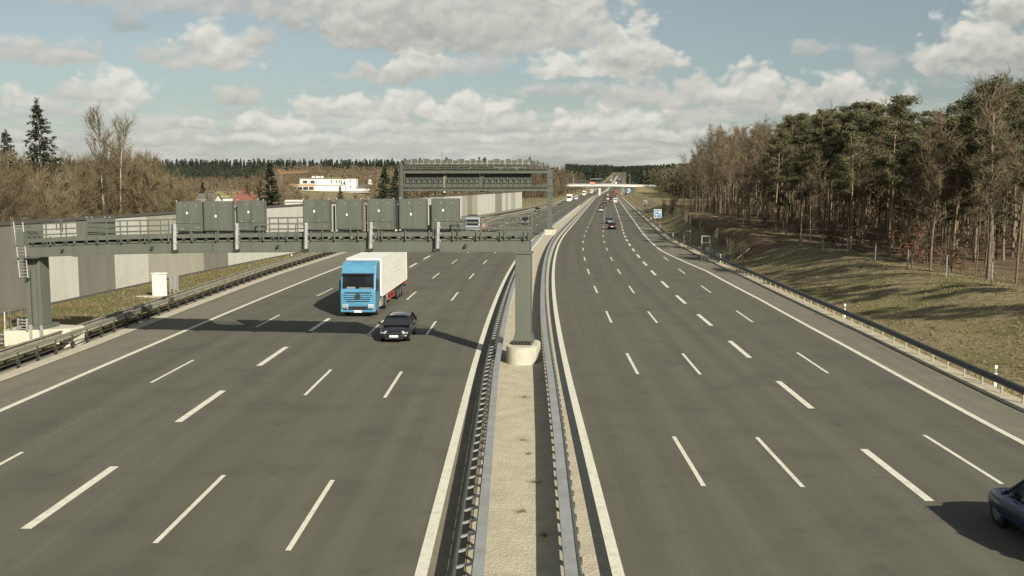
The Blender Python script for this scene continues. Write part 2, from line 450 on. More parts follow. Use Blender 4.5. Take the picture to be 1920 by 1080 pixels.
# ---------------------------------------------------------------- mesh helpers
class MB:
    def __init__(self):
        self.v, self.f, self.m = [], [], []

    def add(self, V, F, m=0):
        o = len(self.v)
        self.v.extend([tuple(p) for p in V])
        self.f.extend([tuple(i + o for i in q) for q in F])
        self.m.extend([m] * len(F))
        return self

    def box(self, c, s, rz=0.0, m=0, taper=1.0, rot=None):
        hx, hy, hz = s[0] / 2, s[1] / 2, s[2] / 2
        V = []
        for dz in (-1, 1):
            k = 1.0 if dz < 0 else taper
            for dx, dy in ((-1, -1), (1, -1), (1, 1), (-1, 1)):
                V.append(Vector((dx * hx * k, dy * hy * k, dz * hz)))
        mt = rot if rot is not None else Matrix.Rotation(rz, 3, 'Z')
        V = [mt @ p + Vector(c) for p in V]
        return self.add(V, [(3, 2, 1, 0), (4, 5, 6, 7), (0, 1, 5, 4), (1, 2, 6, 5), (2, 3, 7, 6), (3, 0, 4, 7)], m)

    def lohi(self, lo, hi, m=0):
        return self.box([(a + b) / 2 for a, b in zip(lo, hi)], [abs(b - a) for a, b in zip(lo, hi)], m=m)

    def tube(self, pts, rad, n=6, m=0, cap=True):
        pts = [Vector(p) for p in pts]
        if isinstance(rad, (int, float)):
            rad = [rad] * len(pts)
        V, F = [], []
        for i, p in enumerate(pts):
            a, b = pts[max(i - 1, 0)], pts[min(i + 1, len(pts) - 1)]
            d = (b - a).normalized()
            up = Vector((0, 0, 1)) if abs(d.z) < .9 else Vector((1, 0, 0))
            x = d.cross(up).normalized()
            y = x.cross(d)
            for k in range(n):
                t = 2 * math.pi * k / n
                V.append(p + (x * math.cos(t) + y * math.sin(t)) * rad[i])
        for i in range(len(pts) - 1):
            for k in range(n):
                F.append((i * n + k, i * n + (k + 1) % n, (i + 1) * n + (k + 1) % n, (i + 1) * n + k))
        if cap:
            F.append(tuple(range(n - 1, -1, -1)))
            F.append(tuple((len(pts) - 1) * n + k for k in range(n)))
        return self.add(V, F, m)

    def bar(self, p, q, w, h=None, m=0):
        """rectangular bar between two points"""
        h = h or w
        p, q = Vector(p), Vector(q)
        d = q - p
        rot = d.to_track_quat('Y', 'Z').to_matrix()
        return self.box((p + q) / 2, (w, d.length, h), m=m, rot=rot)

    def prism(self, poly, axis, a, b, m=0):
        """polygon extruded along an axis: 'x' takes (y,z), 'y' takes (x,z), 'z' takes (x,y)"""
        n = len(poly)
        mk = {'x': lambda t, p: (t, p[0], p[1]), 'y': lambda t, p: (p[0], t, p[1]), 'z': lambda t, p: (p[0], p[1], t)}[axis]
        V = [mk(a, p) for p in poly] + [mk(b, p) for p in poly]
        F = [tuple(range(n - 1, -1, -1)), tuple(range(n, 2 * n))]
        F += [(i, (i + 1) % n, n + (i + 1) % n, n + i) for i in range(n)]
        return self.add(V, F, m)

    def sweep(self, path, prof, m=0, closed=True):
        """profile [(offset, z)] swept along path points (x, y, z); offset is measured square to the path"""
        V, F = [], []
        n = len(prof)
        for i, p in enumerate(path):
            a, b = path[max(i - 1, 0)], path[min(i + 1, len(path) - 1)]
            d = Vector((b[0] - a[0], b[1] - a[1], 0)).normalized()
            nx, ny = d.y, -d.x
            for o, z in prof:
                V.append((p[0] + nx * o, p[1] + ny * o, p[2] + z))
        for i in range(len(path) - 1):
            for k in range(n if closed else n - 1):
                F.append((i * n + k, i * n + (k + 1) % n, (i + 1) * n + (k + 1) % n, (i + 1) * n + k))
        if closed:
            F.append(tuple(range(n - 1, -1, -1)))
            F.append(tuple((len(path) - 1) * n + k for k in range(n)))
        return self.add(V, F, m)

    def build(self, name, mats, parent=None, smooth=False, bevel=0.0, subsurf=0):
        me = bpy.data.meshes.new(name)
        me.from_pydata(self.v, [], self.f)
        if not isinstance(mats, (list, tuple)):
            mats = [mats]
        for q in mats:
            me.materials.append(M[q] if isinstance(q, str) else q)
        if len(mats) > 1:
            me.polygons.foreach_set('material_index', self.m)
        bm = bmesh.new(); bm.from_mesh(me)
        bmesh.ops.recalc_face_normals(bm, faces=bm.faces)
        bm.to_mesh(me); bm.free()
        if smooth:
            me.polygons.foreach_set('use_smooth', [True] * len(me.polygons))
        me.update()
        o = bpy.data.objects.new(name, me)
        COL.objects.link(o)
        if parent:
            o.parent = parent
        if bevel:
            b = o.modifiers.new('bevel', 'BEVEL'); b.width = bevel; b.segments = 2; b.limit_method = 'ANGLE'
        if subsurf:
            s = o.modifiers.new('sub', 'SUBSURF'); s.levels = s.render_levels = subsurf
        return o


def npmesh(name, V, F, mats, mi=None, parent=None, uv=None, link=True):
    """mesh from numpy arrays; F has a fixed number of corners"""
    me = bpy.data.meshes.new(name)
    V = np.asarray(V, np.float32); F = np.asarray(F, np.int32)
    k = F.shape[1]
    me.vertices.add(len(V)); me.vertices.foreach_set('co', V.ravel())
    me.loops.add(F.size); me.loops.foreach_set('vertex_index', F.ravel())
    me.polygons.add(len(F))
    me.polygons.foreach_set('loop_start', np.arange(0, F.size, k, dtype=np.int32))
    if not isinstance(mats, (list, tuple)):
        mats = [mats]
    for q in mats:
        me.materials.append(M[q] if isinstance(q, str) else q)
    if mi is not None:
        me.polygons.foreach_set('material_index', np.asarray(mi, np.int32))
    if uv is not None:
        l = me.uv_layers.new(name='UVMap')
        l.data.foreach_set('uv', np.asarray(uv, np.float32)[F.ravel()].ravel())
    me.update(); me.validate()
    if not link:
        return me
    o = bpy.data.objects.new(name, me)
    COL.objects.link(o)
    if parent:
        o.parent = parent
    return o


def tag(o, label=None, cat=None, group=None, kind=None):
    if label: o['label'] = label
    if cat: o['category'] = cat
    if group: o['group'] = group
    if kind: o['kind'] = kind
    return o


def thing(name, label, cat, loc=(0, 0, 0), rz=0.0, group=None):
    o = bpy.data.objects.new(name, None)
    COL.objects.link(o)
    o.location = loc
    o.rotation_euler = (0, 0, rz)
    o.empty_display_size = .3
    return tag(o, label, cat, group)


def copy_thing(root, loc, rz, scale=1.0, label=None, group=None):
    r = root.copy(); COL.objects.link(r)
    r.location = loc; r.rotation_euler = (0, 0, rz); r.scale = (scale,) * 3
    if label: r['label'] = label
    if group: r['group'] = group
    for ch in list(root.children):
        c = ch.copy(); COL.objects.link(c); c.parent = r
        for g in ch.children:
            d = g.copy(); COL.objects.link(d); d.parent = c
    return r


# ---------------------------------------------------------------- the line of the motorway
def slope(Y):
    if Y < 40: return .008
    if Y < 190: return .008 + (Y - 40) / 150 * .09
    return .098 + .022 * min(1.0, max(0.0, (Y - 600) / 400))


_ys = np.arange(-80, 6001, 1.0)
_sl = np.array([slope(y) for y in _ys])
_x = np.cumsum((_sl + np.roll(_sl, 1)) / 2)
_x = _x - np.interp(22, _ys, _x) + 2.58


def R0(Y):
    return float(np.interp(Y, _ys, _x))


def zr(Y):
    """height of the carriageway: level up to the overpass, then climbing the far hill"""
    if Y < 1000: return 0.0
    t = Y - 1000
    return .000025 * t * t if t < 500 else 6.25 + .025 * (t - 500)


def sstep(a, b, x):
    t = min(1, max(0, (x - a) / (b - a)))
    return t * t * (3 - 2 * t)


def interp(tab, Y):
    return float(np.interp(Y, [a for a, b in tab], [b for a, b in tab]))


T_LEDGE = [(0, -24.1), (60, -24.2), (130, -24.5), (260, -22.0), (340, -17.5), (430, -15.2), (3000, -15.2)]
T_LPAVE = [(0, -27.3), (55, -27.3), (100, -28.6), (140, -29.0), (260, -25.4), (340, -20.6), (430, -18.0), (3000, -18.0)]
T_A = [(0, -19.95), (140, -20.2), (260, -19.2), (340, -15.5)]
T_B = [(0, -15.95), (70, -16.1), (130, -16.6), (300, -15.6), (360, -14.9), (430, -15.2)]
T_C = [(0, -12.0), (130, -12.2), (3000, -12.0)]
T_D = [(0, -8.4), (3000, -8.5)]
T_R1 = [(0, 3.35), (40, 3.4), (75, 3.8), (3000, 3.9)]
T_R2 = [(0, 6.4), (40, 6.5), (60, 6.75), (90, 7.05), (130, 7.25), (3000, 7.5)]
T_R3 = [(0, 9.75), (40, 9.95), (60, 10.25), (80, 10.4), (110, 10.8), (140, 11.05), (260, 11.5), (3000, 11.8)]
T_R4 = [(0, 12.75), (36, 12.9), (50, 13.1), (70, 13.5), (90, 13.8), (118, 14.1), (145, 14.4)]
T_REDGE = [(0, 15.9), (37, 16.1), (55, 16.6), (78, 16.9), (105, 16.7), (123, 15.6), (138, 14.9), (200, 14.9), (3000, 15.3)]
T_RPAVE = [(0, 18.3), (40, 18.5), (60, 19.1), (95, 19.3), (140, 18.6), (165, 17.9), (3000, 18.2)]
T_WALL = [(-40, -41.5), (40, -40.0), (67, -39.2), (82, -38.1), (100, -36.9), (129, -34.4), (200, -31.3), (270, -28.2), (317, -26.2), (366, -24.2)]
T_FOREST = [(0, 35.5), (75, 34.5), (100, 33.0), (125, 31.0), (145, 29.0), (180, 31.0), (260, 31.0), (500, 33.0)]


def hillbump(x, y):
    return (math.sin(x * .061 + 1.3) * math.cos(y * .047) + .6 * math.sin(x * .13 + y * .11) + .4 * math.sin(y * .21 - x * .17 + 2)) / 2


def terrain(Y, s):
    z = zr(Y)
    pv = interp(T_RPAVE, Y)
    if s > pv + 1.2:
        d = s - pv - 1.2
        fe = interp(T_FOREST, Y) - pv - 1.2
        z += -.35 * sstep(0, 1.6, d) + .35 * sstep(1.8, 4.2, d)
        steep = sstep(118, 140, Y) * (1 - sstep(205, 260, Y))
        z += (2.0 + .9 * steep) * sstep(2.6, max(5.5, fe * (.86 - .2 * steep)), d) * (1 - .35 * sstep(350, 700, Y))
        z += (.14 * hillbump(s * 3.1, Y * 2.3) + .20 * hillbump(s * 1.3 + 4, Y * 1.9)) * sstep(2, 6, d)
        z += 1.2 * sstep(fe, fe + 70, d)
        z += 13 * sstep(430, 1150, Y) * sstep(30, 160, d) * (1 - .6 * sstep(1500, 2600, Y))
        emb = math.exp(-((Y - 800 - .05 * (s - 40)) / 30) ** 2)
        z += (7.9 - (z - zr(Y))) * emb * sstep(17.5, 32.5, s)
    elif s < -30.2:
        d = -30.2 - s
        z += .25 * sstep(0, 3, d) + .05 * hillbump(s * 3, Y * 2) * sstep(0, 2, d)
        z += 6.0 * sstep(420, 640, Y) * sstep(70, 160, d)
        z += 17 * sstep(750, 1250, Y) * sstep(40, 200, d) * (1 - sstep(1450, 2600, Y))
        emb = math.exp(-((Y - 800) / 30) ** 2)
        z += (7.9 - (z - zr(Y))) * emb * sstep(8, 20, d) * (1 - sstep(100, 200, d))
    if Y > 1200:
        # away from the road the land behind the crest falls off
        z -= (zr(Y) * .96 + 4 * sstep(1500, 2500, Y)) * (sstep(160, 420, s) + sstep(140, 420, -s))
    return z


def wpt(Y, s, dz=0.0, road=True):
    return (R0(Y) + s, Y, (zr(Y) if road else terrain(Y, s)) + dz)


YS = list(np.arange(-60, 250, 2.0)) + list(np.arange(250, 520, 5.0)) + list(np.arange(520, 1000, 12.0)) + list(np.arange(1000, 2000, 40.0)) + list(np.arange(2000, 3001, 100.0))


def strip(name, tabs, z, mats, y0=-60, y1=3000, parent=None, kind='structure', ys=None):
    """ribbon between two lateral offset tables; UV = (offset, distance)"""
    ys = [y for y in (ys or YS) if y0 < y < y1]
    ys = [y0] + ys + [y1]
    V, UV, F = [], [], []
    fn = [(lambda Y, t=t: interp(t, Y)) if isinstance(t, list) else (t if callable(t) else (lambda Y, t=t: t)) for t in tabs]
    n = len(fn)
    for Y in ys:
        for f in fn:
            s = f(Y)
            V.append((R0(Y) + s, Y, zr(Y) + z)); UV.append((s, Y))
    for i in range(len(ys) - 1):
        for k in range(n - 1):
            F.append((i * n + k, i * n + k + 1, (i + 1) * n + k + 1, (i + 1) * n + k))
    o = npmesh(name, V, F, mats, parent=parent, uv=UV)
    if kind and not parent:
        o['kind'] = kind
    return o


def off(t, d):
    return lambda Y: interp(t, Y) + d


# terrain: one sheet out to the horizon
def build_terrain():
    ys = list(np.arange(-120, 20, 10.0)) + list(np.arange(20, 260, 2.0)) + list(np.arange(260, 700, 6.0)) + list(np.arange(700, 1000, 8.0)) + list(np.arange(1000, 1700, 35.0)) + list(np.arange(1700, 3600, 120.0)) + [4200, 5000, 6000]
    ss = [-6000, -3000, -1600, -1000, -700, -500, -350, -260, -200, -160, -130, -110, -90, -75, -62, -52, -46, -42, -39, -36.5, -34.5, -33, -31.6, -30.2]
    ss += [-27, -18, -9, 0, 9, 17, 19.2] + list(np.arange(20.0, 37, .7)) + [38, 40, 43, 46, 50, 55, 61, 68, 76, 86, 98, 115, 140, 170, 210, 260, 330, 450, 650, 1000, 1600, 3000, 6000]
    V, F, mi = [], [], []
    n = len(ss)
    for Y in ys:
        for s in ss:
            V.append((R0(Y) + s, Y, terrain(Y, s) - .06))
    for i in range(len(ys) - 1):
        for k in range(n - 1):
            F.append((i * n + k, i * n + k + 1, (i + 1) * n + k + 1, (i + 1) * n + k))
            es = 118 < ys[i] < 216 and 24.2 + 1.2 * math.sin(ys[i] * .35) < ss[k] < interp(T_FOREST, ys[i]) - 1.2 + 1.0 * math.sin(ys[i] * .5)
            mi.append(2 if es else (1 if (ss[k] > interp(T_FOREST, ys[i]) and ss[k] < 170 and ys[i] < 460) else 0))
    o = npmesh('ground', V, F, ['soil', 'litter', 'earth'], mi)
    o.data.polygons.foreach_set('use_smooth', [True] * len(F))
    tag(o, kind='structure')


build_terrain()

road_l = strip('road_oncoming', [T_LPAVE, off(T_LEDGE, .05), T_B, T_C, T_D, -4.7], 0.0, 'asphalt')
road_r = strip('road_outbound', [-.1, T_R1, T_R2, T_R3, off(T_REDGE, .1), T_RPAVE], 0.0, 'asphalt')
strip('shoulder_paved', [off(T_LPAVE, .0), off(T_LEDGE, -.12)], .006, 'shoulder', parent=road_l)
strip('shoulder_paved', [off(T_REDGE, .14), off(T_RPAVE, .0)], .006, 'shoulder', parent=road_r)
strip('margin_strip', [-4.66, -3.72], .006, 'margin', parent=road_l)
strip('margin_strip', [-.45, -.15], .02, 'darksteel', parent=road_r)
tag(strip('median_ground', [-3.72, -3.3, -2, -1, -.45], .03, 'gravel', y1=2400))
tag(strip('verge_strip', [off(T_LPAVE, -1.35), off(T_LPAVE, -.75), off(T_LPAVE, .0)], .03, 'kerb', y1=1500))
tag(strip('verge_strip', [off(T_RPAVE, .05), off(T_RPAVE, .5), off(T_RPAVE, 1.15)], .03, 'gravel', y1=1500))
# outer grass verge beside the left rail, level with the kerb strip
tag(strip('grass_verge', [off(T_WALL, .0), off(T_WALL, 1.5), lambda Y: (interp(T_WALL, Y) + interp(T_LPAVE, Y) - 1.35) / 2, off(T_LPAVE, -1.36)], .26, 'grass', y0=-40, y1=364))


def markings():
    def dash_mb(mb, t, w, y0, y1, z):
        f = (lambda Y: interp(t, Y)) if isinstance(t, list) else t
        n = max(1, int((y1 - y0) / 3))
        V = []
        for i in range(n + 1):
            Y = y0 + (y1 - y0) * i / n
            for d in (-w / 2, w / 2):
                V.append((R0(Y) + f(Y) + d, Y, zr(Y) + z))
        F = [(2 * i, 2 * i + 1, 2 * i + 3, 2 * i + 2) for i in range(n)]
        mb.add(V, F)

    def line(t, w, first, period, length, y0, y1, parent):
        mb = MB()
        k = math.floor((y0 - first) / period)
        while first + k * period < y1:
            a = first + k * period
            if a >= y0:
                dash_mb(mb, t, w, a, min(a + length, y1), .012)
            k += 1
        mb.build('lane_marking', 'paint', parent)

    def yy(py):
        return ground(960, py)[1]
    # oncoming side (near ends of the dashes read off the photograph)
    line(T_A, .15, yy(718), 18, 6, 14, 330, road_l)
    line(T_B, .30, yy(992), 12, 5.9, 10, 430, road_l)
    line(T_C, .15, yy(1019), 18, 6, 5, 1000, road_l)
    line(T_D, .15, yy(1033), 18, 6, 5, 1000, road_l)
    line(T_R1, .15, yy(912), 18, 6, 5, 1000, road_r)
    line(T_R2, .15, yy(914), 18, 6, 5, 1000, road_r)
    line(T_R3, .28, yy(940), 12, 5.7, 5, 270, road_r)
    line(T_R4, .15, yy(908), 18, 6, 5, 138, road_r)
    for t, w, y0, y1, p in ((T_LEDGE, .30, -50, 2400, road_l), (-4.8, .30, -50, 2400, road_l), (.0, .30, -50, 2400, road_r), (T_REDGE, .28, -50, 2400, road_r), (T_R3, .22, 276, 1000, road_r)):
        tt = t if isinstance(t, list) else [(0, t), (10, t)]
        strip('edge_line', [off(tt, -w / 2), off(tt, w / 2)], .012, 'paint', y0=y0, y1=y1, parent=p)
    mb = MB()
    for a, b in ((yy(845) , yy(745)), (yy(655), yy(628)), (yy(590), yy(558))):
        dash_mb(mb, [(0, -20.1), (100, -20.1)], .14, a, b, .008)
    mb.build('removed_marking', 'ghost', road_l)
    mb = MB()
    dash_mb(mb, [(0, -23.75), (200, -23.9)], .16, 25, 62, .008)
    mb.build('removed_marking', 'ghost', road_l)


markings()


# ---------------------------------------------------------------- guardrails
WB = [(0, -.16), (.05, -.11), (.05, -.05), (0, 0), (.05, .05), (.05, .11), (0, .16), (-.03, .16), (.015, .10), (.015, .06), (-.03, 0), (.015, -.06), (.015, -.10), (-.03, -.16)]
WBM = [(-a, b) for a, b in WB]


def path(t, y0, y1, z=0.0, step=None):
    f = (lambda Y: interp(t, Y)) if isinstance(t, list) else t
    ys = [y0] + [y for y in YS if y0 < y < y1] + [y1]
    return [(R0(y) + f(y), y, zr(y) + z) for y in ys]


def post_run(root, t, y0, y1, step, maker, m, first=None):
    """the hundred nearest posts as parts, the rest in one piece"""
    f = (lambda Y: interp(t, Y)) if isinstance(t, list) else t
    proto, rest, k, y = None, MB(), 0, y0
    while y < y1:
        p = (R0(y) + f(y), y, zr(y))
        if k < 100:
            if proto is None:
                mb = MB(); maker(mb, (0, 0, 0)); proto = mb.build('post', m, root); proto.location = p
            else:
                c = proto.copy(); COL.objects.link(c); c.parent = root; c.location = p
        else:
            maker(rest, p)
        k += 1
        y += step if k < 160 else step * 2
    if rest.v:
        o = rest.build('post', m, root); o['kind'] = 'stuff'


def guardrails():
    # right verge: single beam on sigma posts
    g = thing('guardrail', 'dark green single beam guardrail along the grass bank of the right carriageway', 'guardrail', group='motorway guardrails')
    t = off(T_RPAVE, .72)
    MB().sweep(path(t, 18, 780, .60), WBM).build('beam', 'raildark', g)
    MB().sweep(path(off(T_RPAVE, .79), 18, 780, .74), [(-.09, 0), (.05, 0), (.05, .03), (-.09, .03)]).build('top_plate', 'raildark', g)
    post_run(g, off(T_RPAVE, .84), 19, 700, 2.0, lambda mb, p: mb.box((p[0], p[1], p[2] + .30), (.08, .06, .66)), 'railgreen')
    # left verge: double beam barrier with a low front rail
    g = thing('guardrail', 'wide beige double beam guardrail in front of the noise wall', 'guardrail', group='motorway guardrails')
    for d, z, prof in ((-.98, .80, WB), (-1.62, .84, WBM)):
        MB().sweep(path(off(T_LPAVE, d), 30, 700, z), prof).build('beam', 'railgreen', g)
        MB().sweep(path(off(T_LPAVE, d + (.0 if d > -1.2 else 0)), 30, 700, z + .16), [(-.10, 0), (.08, 0), (.08, .035), (-.10, .035)]).build('top_plate', 'railgreen', g)
    for z in (.22, .42):
        MB().sweep(path(off(T_LPAVE, -.80), 30, 500, z), [(-.02, -.025), (.02, -.025), (.02, .025), (-.02, .025)]).build('lower_rail', 'post', g)

    def lp(mb, p):
        mb.box((p[0], p[1], p[2] + .40), (.10, .08, .84))
        mb.box((p[0] + .07, p[1], p[2] + .30), (.10, .16, .22))
        mb.bar((p[0], p[1], p[2] + .72), (p[0] - .62, p[1], p[2] + .74), .08, .10)
        mb.box((p[0] - .66, p[1], p[2] + .45), (.07, .08, .86))
        mb.box((p[0] - .66, p[1], p[2] + 1.02), (.10, .12, .06))
    post_run(g, off(T_LPAVE, -.95), 31, 480, 2.0, lp, 'post')
    # couplings of the rail near the gantry shadow
    for Y in (66, 67.1, 71.5):
        x, y, z = wpt(Y, interp(T_LPAVE, Y))
        MB().box((x - .98, y, .84), (.26, .9, .34)).build('splice_cover', 'post', g, bevel=.03)
        MB().box((x - 1.62, y + .3, .90), (.24, .9, .30)).build('splice_cover', 'post', g, bevel=.03)
    # median, left line
    T_ML = [(0, -3.30), (22, -3.34), (45, -3.52), (160, -3.45), (176, -3.62), (190, -3.6), (3000, -3.5)]
    g = thing('guardrail', 'median guardrail with dark front beam beside the oncoming carriageway', 'guardrail', group='motorway guardrails')
    MB().sweep(path(off(T_ML, -.60), 8, 900, .44), [(a, b * .9) for a, b in WBM]).build('beam', 'raildark', g)
    MB().sweep(path(T_ML, 8, 900, .72), [(-.13, -.10), (.13, -.10), (.13, .05), (-.13, .05)]).build('top_plate', 'railgrey', g)
    MB().sweep(path(off(T_ML, -.06), 8, 900, .10), [(-.04, -.08), (.04, -.08), (.04, .08), (-.04, .08)]).build('lower_rail', 'raildark', g)

    def mp(mb, p):
        mb.box((p[0], p[1], p[2] + .31), (.09, .07, .64))
        mb.bar((p[0], p[1], p[2] + .58), (p[0] - .56, p[1], p[2] + .44), .09, .05)
    post_run(g, T_ML, 9, 420, 1.0, mp, 'galv')
    # median, right line
    T_MR = [(0, -1.42), (22, -1.22), (34, -1.05), (44, -.98), (60, -.98), (3000, -.95)]
    g = thing('guardrail', 'median guardrail with pale flat top beside the outbound carriageway', 'guardrail', group='motorway guardrails')
    MB().sweep(path(T_MR, 8, 900, .66), [(-.15, -.03), (.15, -.03), (.15, .05), (-.15, .05)]).build('top_plate', 'railgrey', g)
    MB().sweep(path(off(T_MR, .20), 8, 900, .58), [(a, b * .8) for a, b in WB]).build('beam', 'raildark', g)
    MB().sweep(path(off(T_MR, .10), 8, 900, .11), [(-.05, -.09), (.05, -.09), (.05, .09), (-.05, .09)]).build('lower_rail', 'railgrey', g)

    def mq(mb, p):
        mb.box((p[0] + .02, p[1], p[2] + .33), (.10, .20, .62))
        mb.box((p[0] + .25, p[1], p[2] + .60), (.10, .26, .10))
    post_run(g, T_MR, 9, 420, 1.0, mq, 'raildark')


guardrails()


# ---------------------------------------------------------------- noise wall
def noise_wall():
    g = thing('noise_wall', 'tall concrete noise wall of pale, grey and brown panels behind the left guardrail', 'wall')
    H = 6.55
    # (start, end, material) along the distance axis; edges read off the photograph
    seq = []

    def edge(px, py_top):
        # distance at which the wall top crosses that pixel column
        best = min(np.arange(20, 366, .25), key=lambda Y: abs(960 + FPX * (R0(Y) + interp(T_WALL, Y)) / (Y * math.cos(PITCH) + (CAM_H - 3.0) * math.sin(PITCH)) - px))
        return float(best)
    xs = [(-400, 'wall_dark'), (84, 'wall_light'), (144, 'wall_dark'), (213, 'wall_light'), (275, 'wall_mid'), (380, 'wall_dark'), (425, 'wall_light'), (500, 'wall_light'), (567, 'wall_mid'), (610, 'wall_light'), (660, 'wall_brown'), (700, 'wall_light'), (755, 'wall_light'), (796, 'wall_light'), (823, 'wall_mid'), (832, 'wall_light'), (866, 'wall_mid'), (876, 'wall_brown'), (885, 'wall_mid'), (895, 'wall_light'), (928, 'wall_brown'), (941, 'wall_light'), (948, 'wall_mid'), (952, 'wall_light'), (958, 'wall_mid'), (966, 'wall_light')]
    for i, (x, m) in enumerate(xs):
        a = -35.0 if i == 0 else edge(x, 0)
        b = edge(xs[i + 1][0], 0) if i + 1 < len(xs) else 366.0
        if b - a < .3:
            continue
        mb = MB()
        ys = [a + .02] + [y for y in np.arange(-40, 370, 3.0) if a + .3 < y < b - .3] + [b - .02]
        mb.sweep([(R0(y) + interp(T_WALL, y), y, 0) for y in ys], [(-.14, .30), (.06, .30), (.06, H), (-.14, H)])
        mb.build('panel', m, g)
    p = [(R0(y) + interp(T_WALL, y), y, 0) for y in np.arange(-35, 366.1, 3.0)]
    MB().sweep(p, [(-.24, H), (.16, H), (.16, H + .22), (-.24, H + .22)]).build('coping', 'coping', g)
    MB().sweep(p, [(-.2, -.1), (.14, -.1), (.14, .42), (-.2, .42)]).build('plinth', 'coping', g)
    p2 = [(R0(y) + interp(T_WALL, y), y, 0) for y in np.arange(-35, 62, 3.0)]
    MB().sweep(p2, [(.05, 3.62), (.075, 3.62), (.075, 3.72), (.05, 3.72)]).build('joint', 'coping', g)


noise_wall()


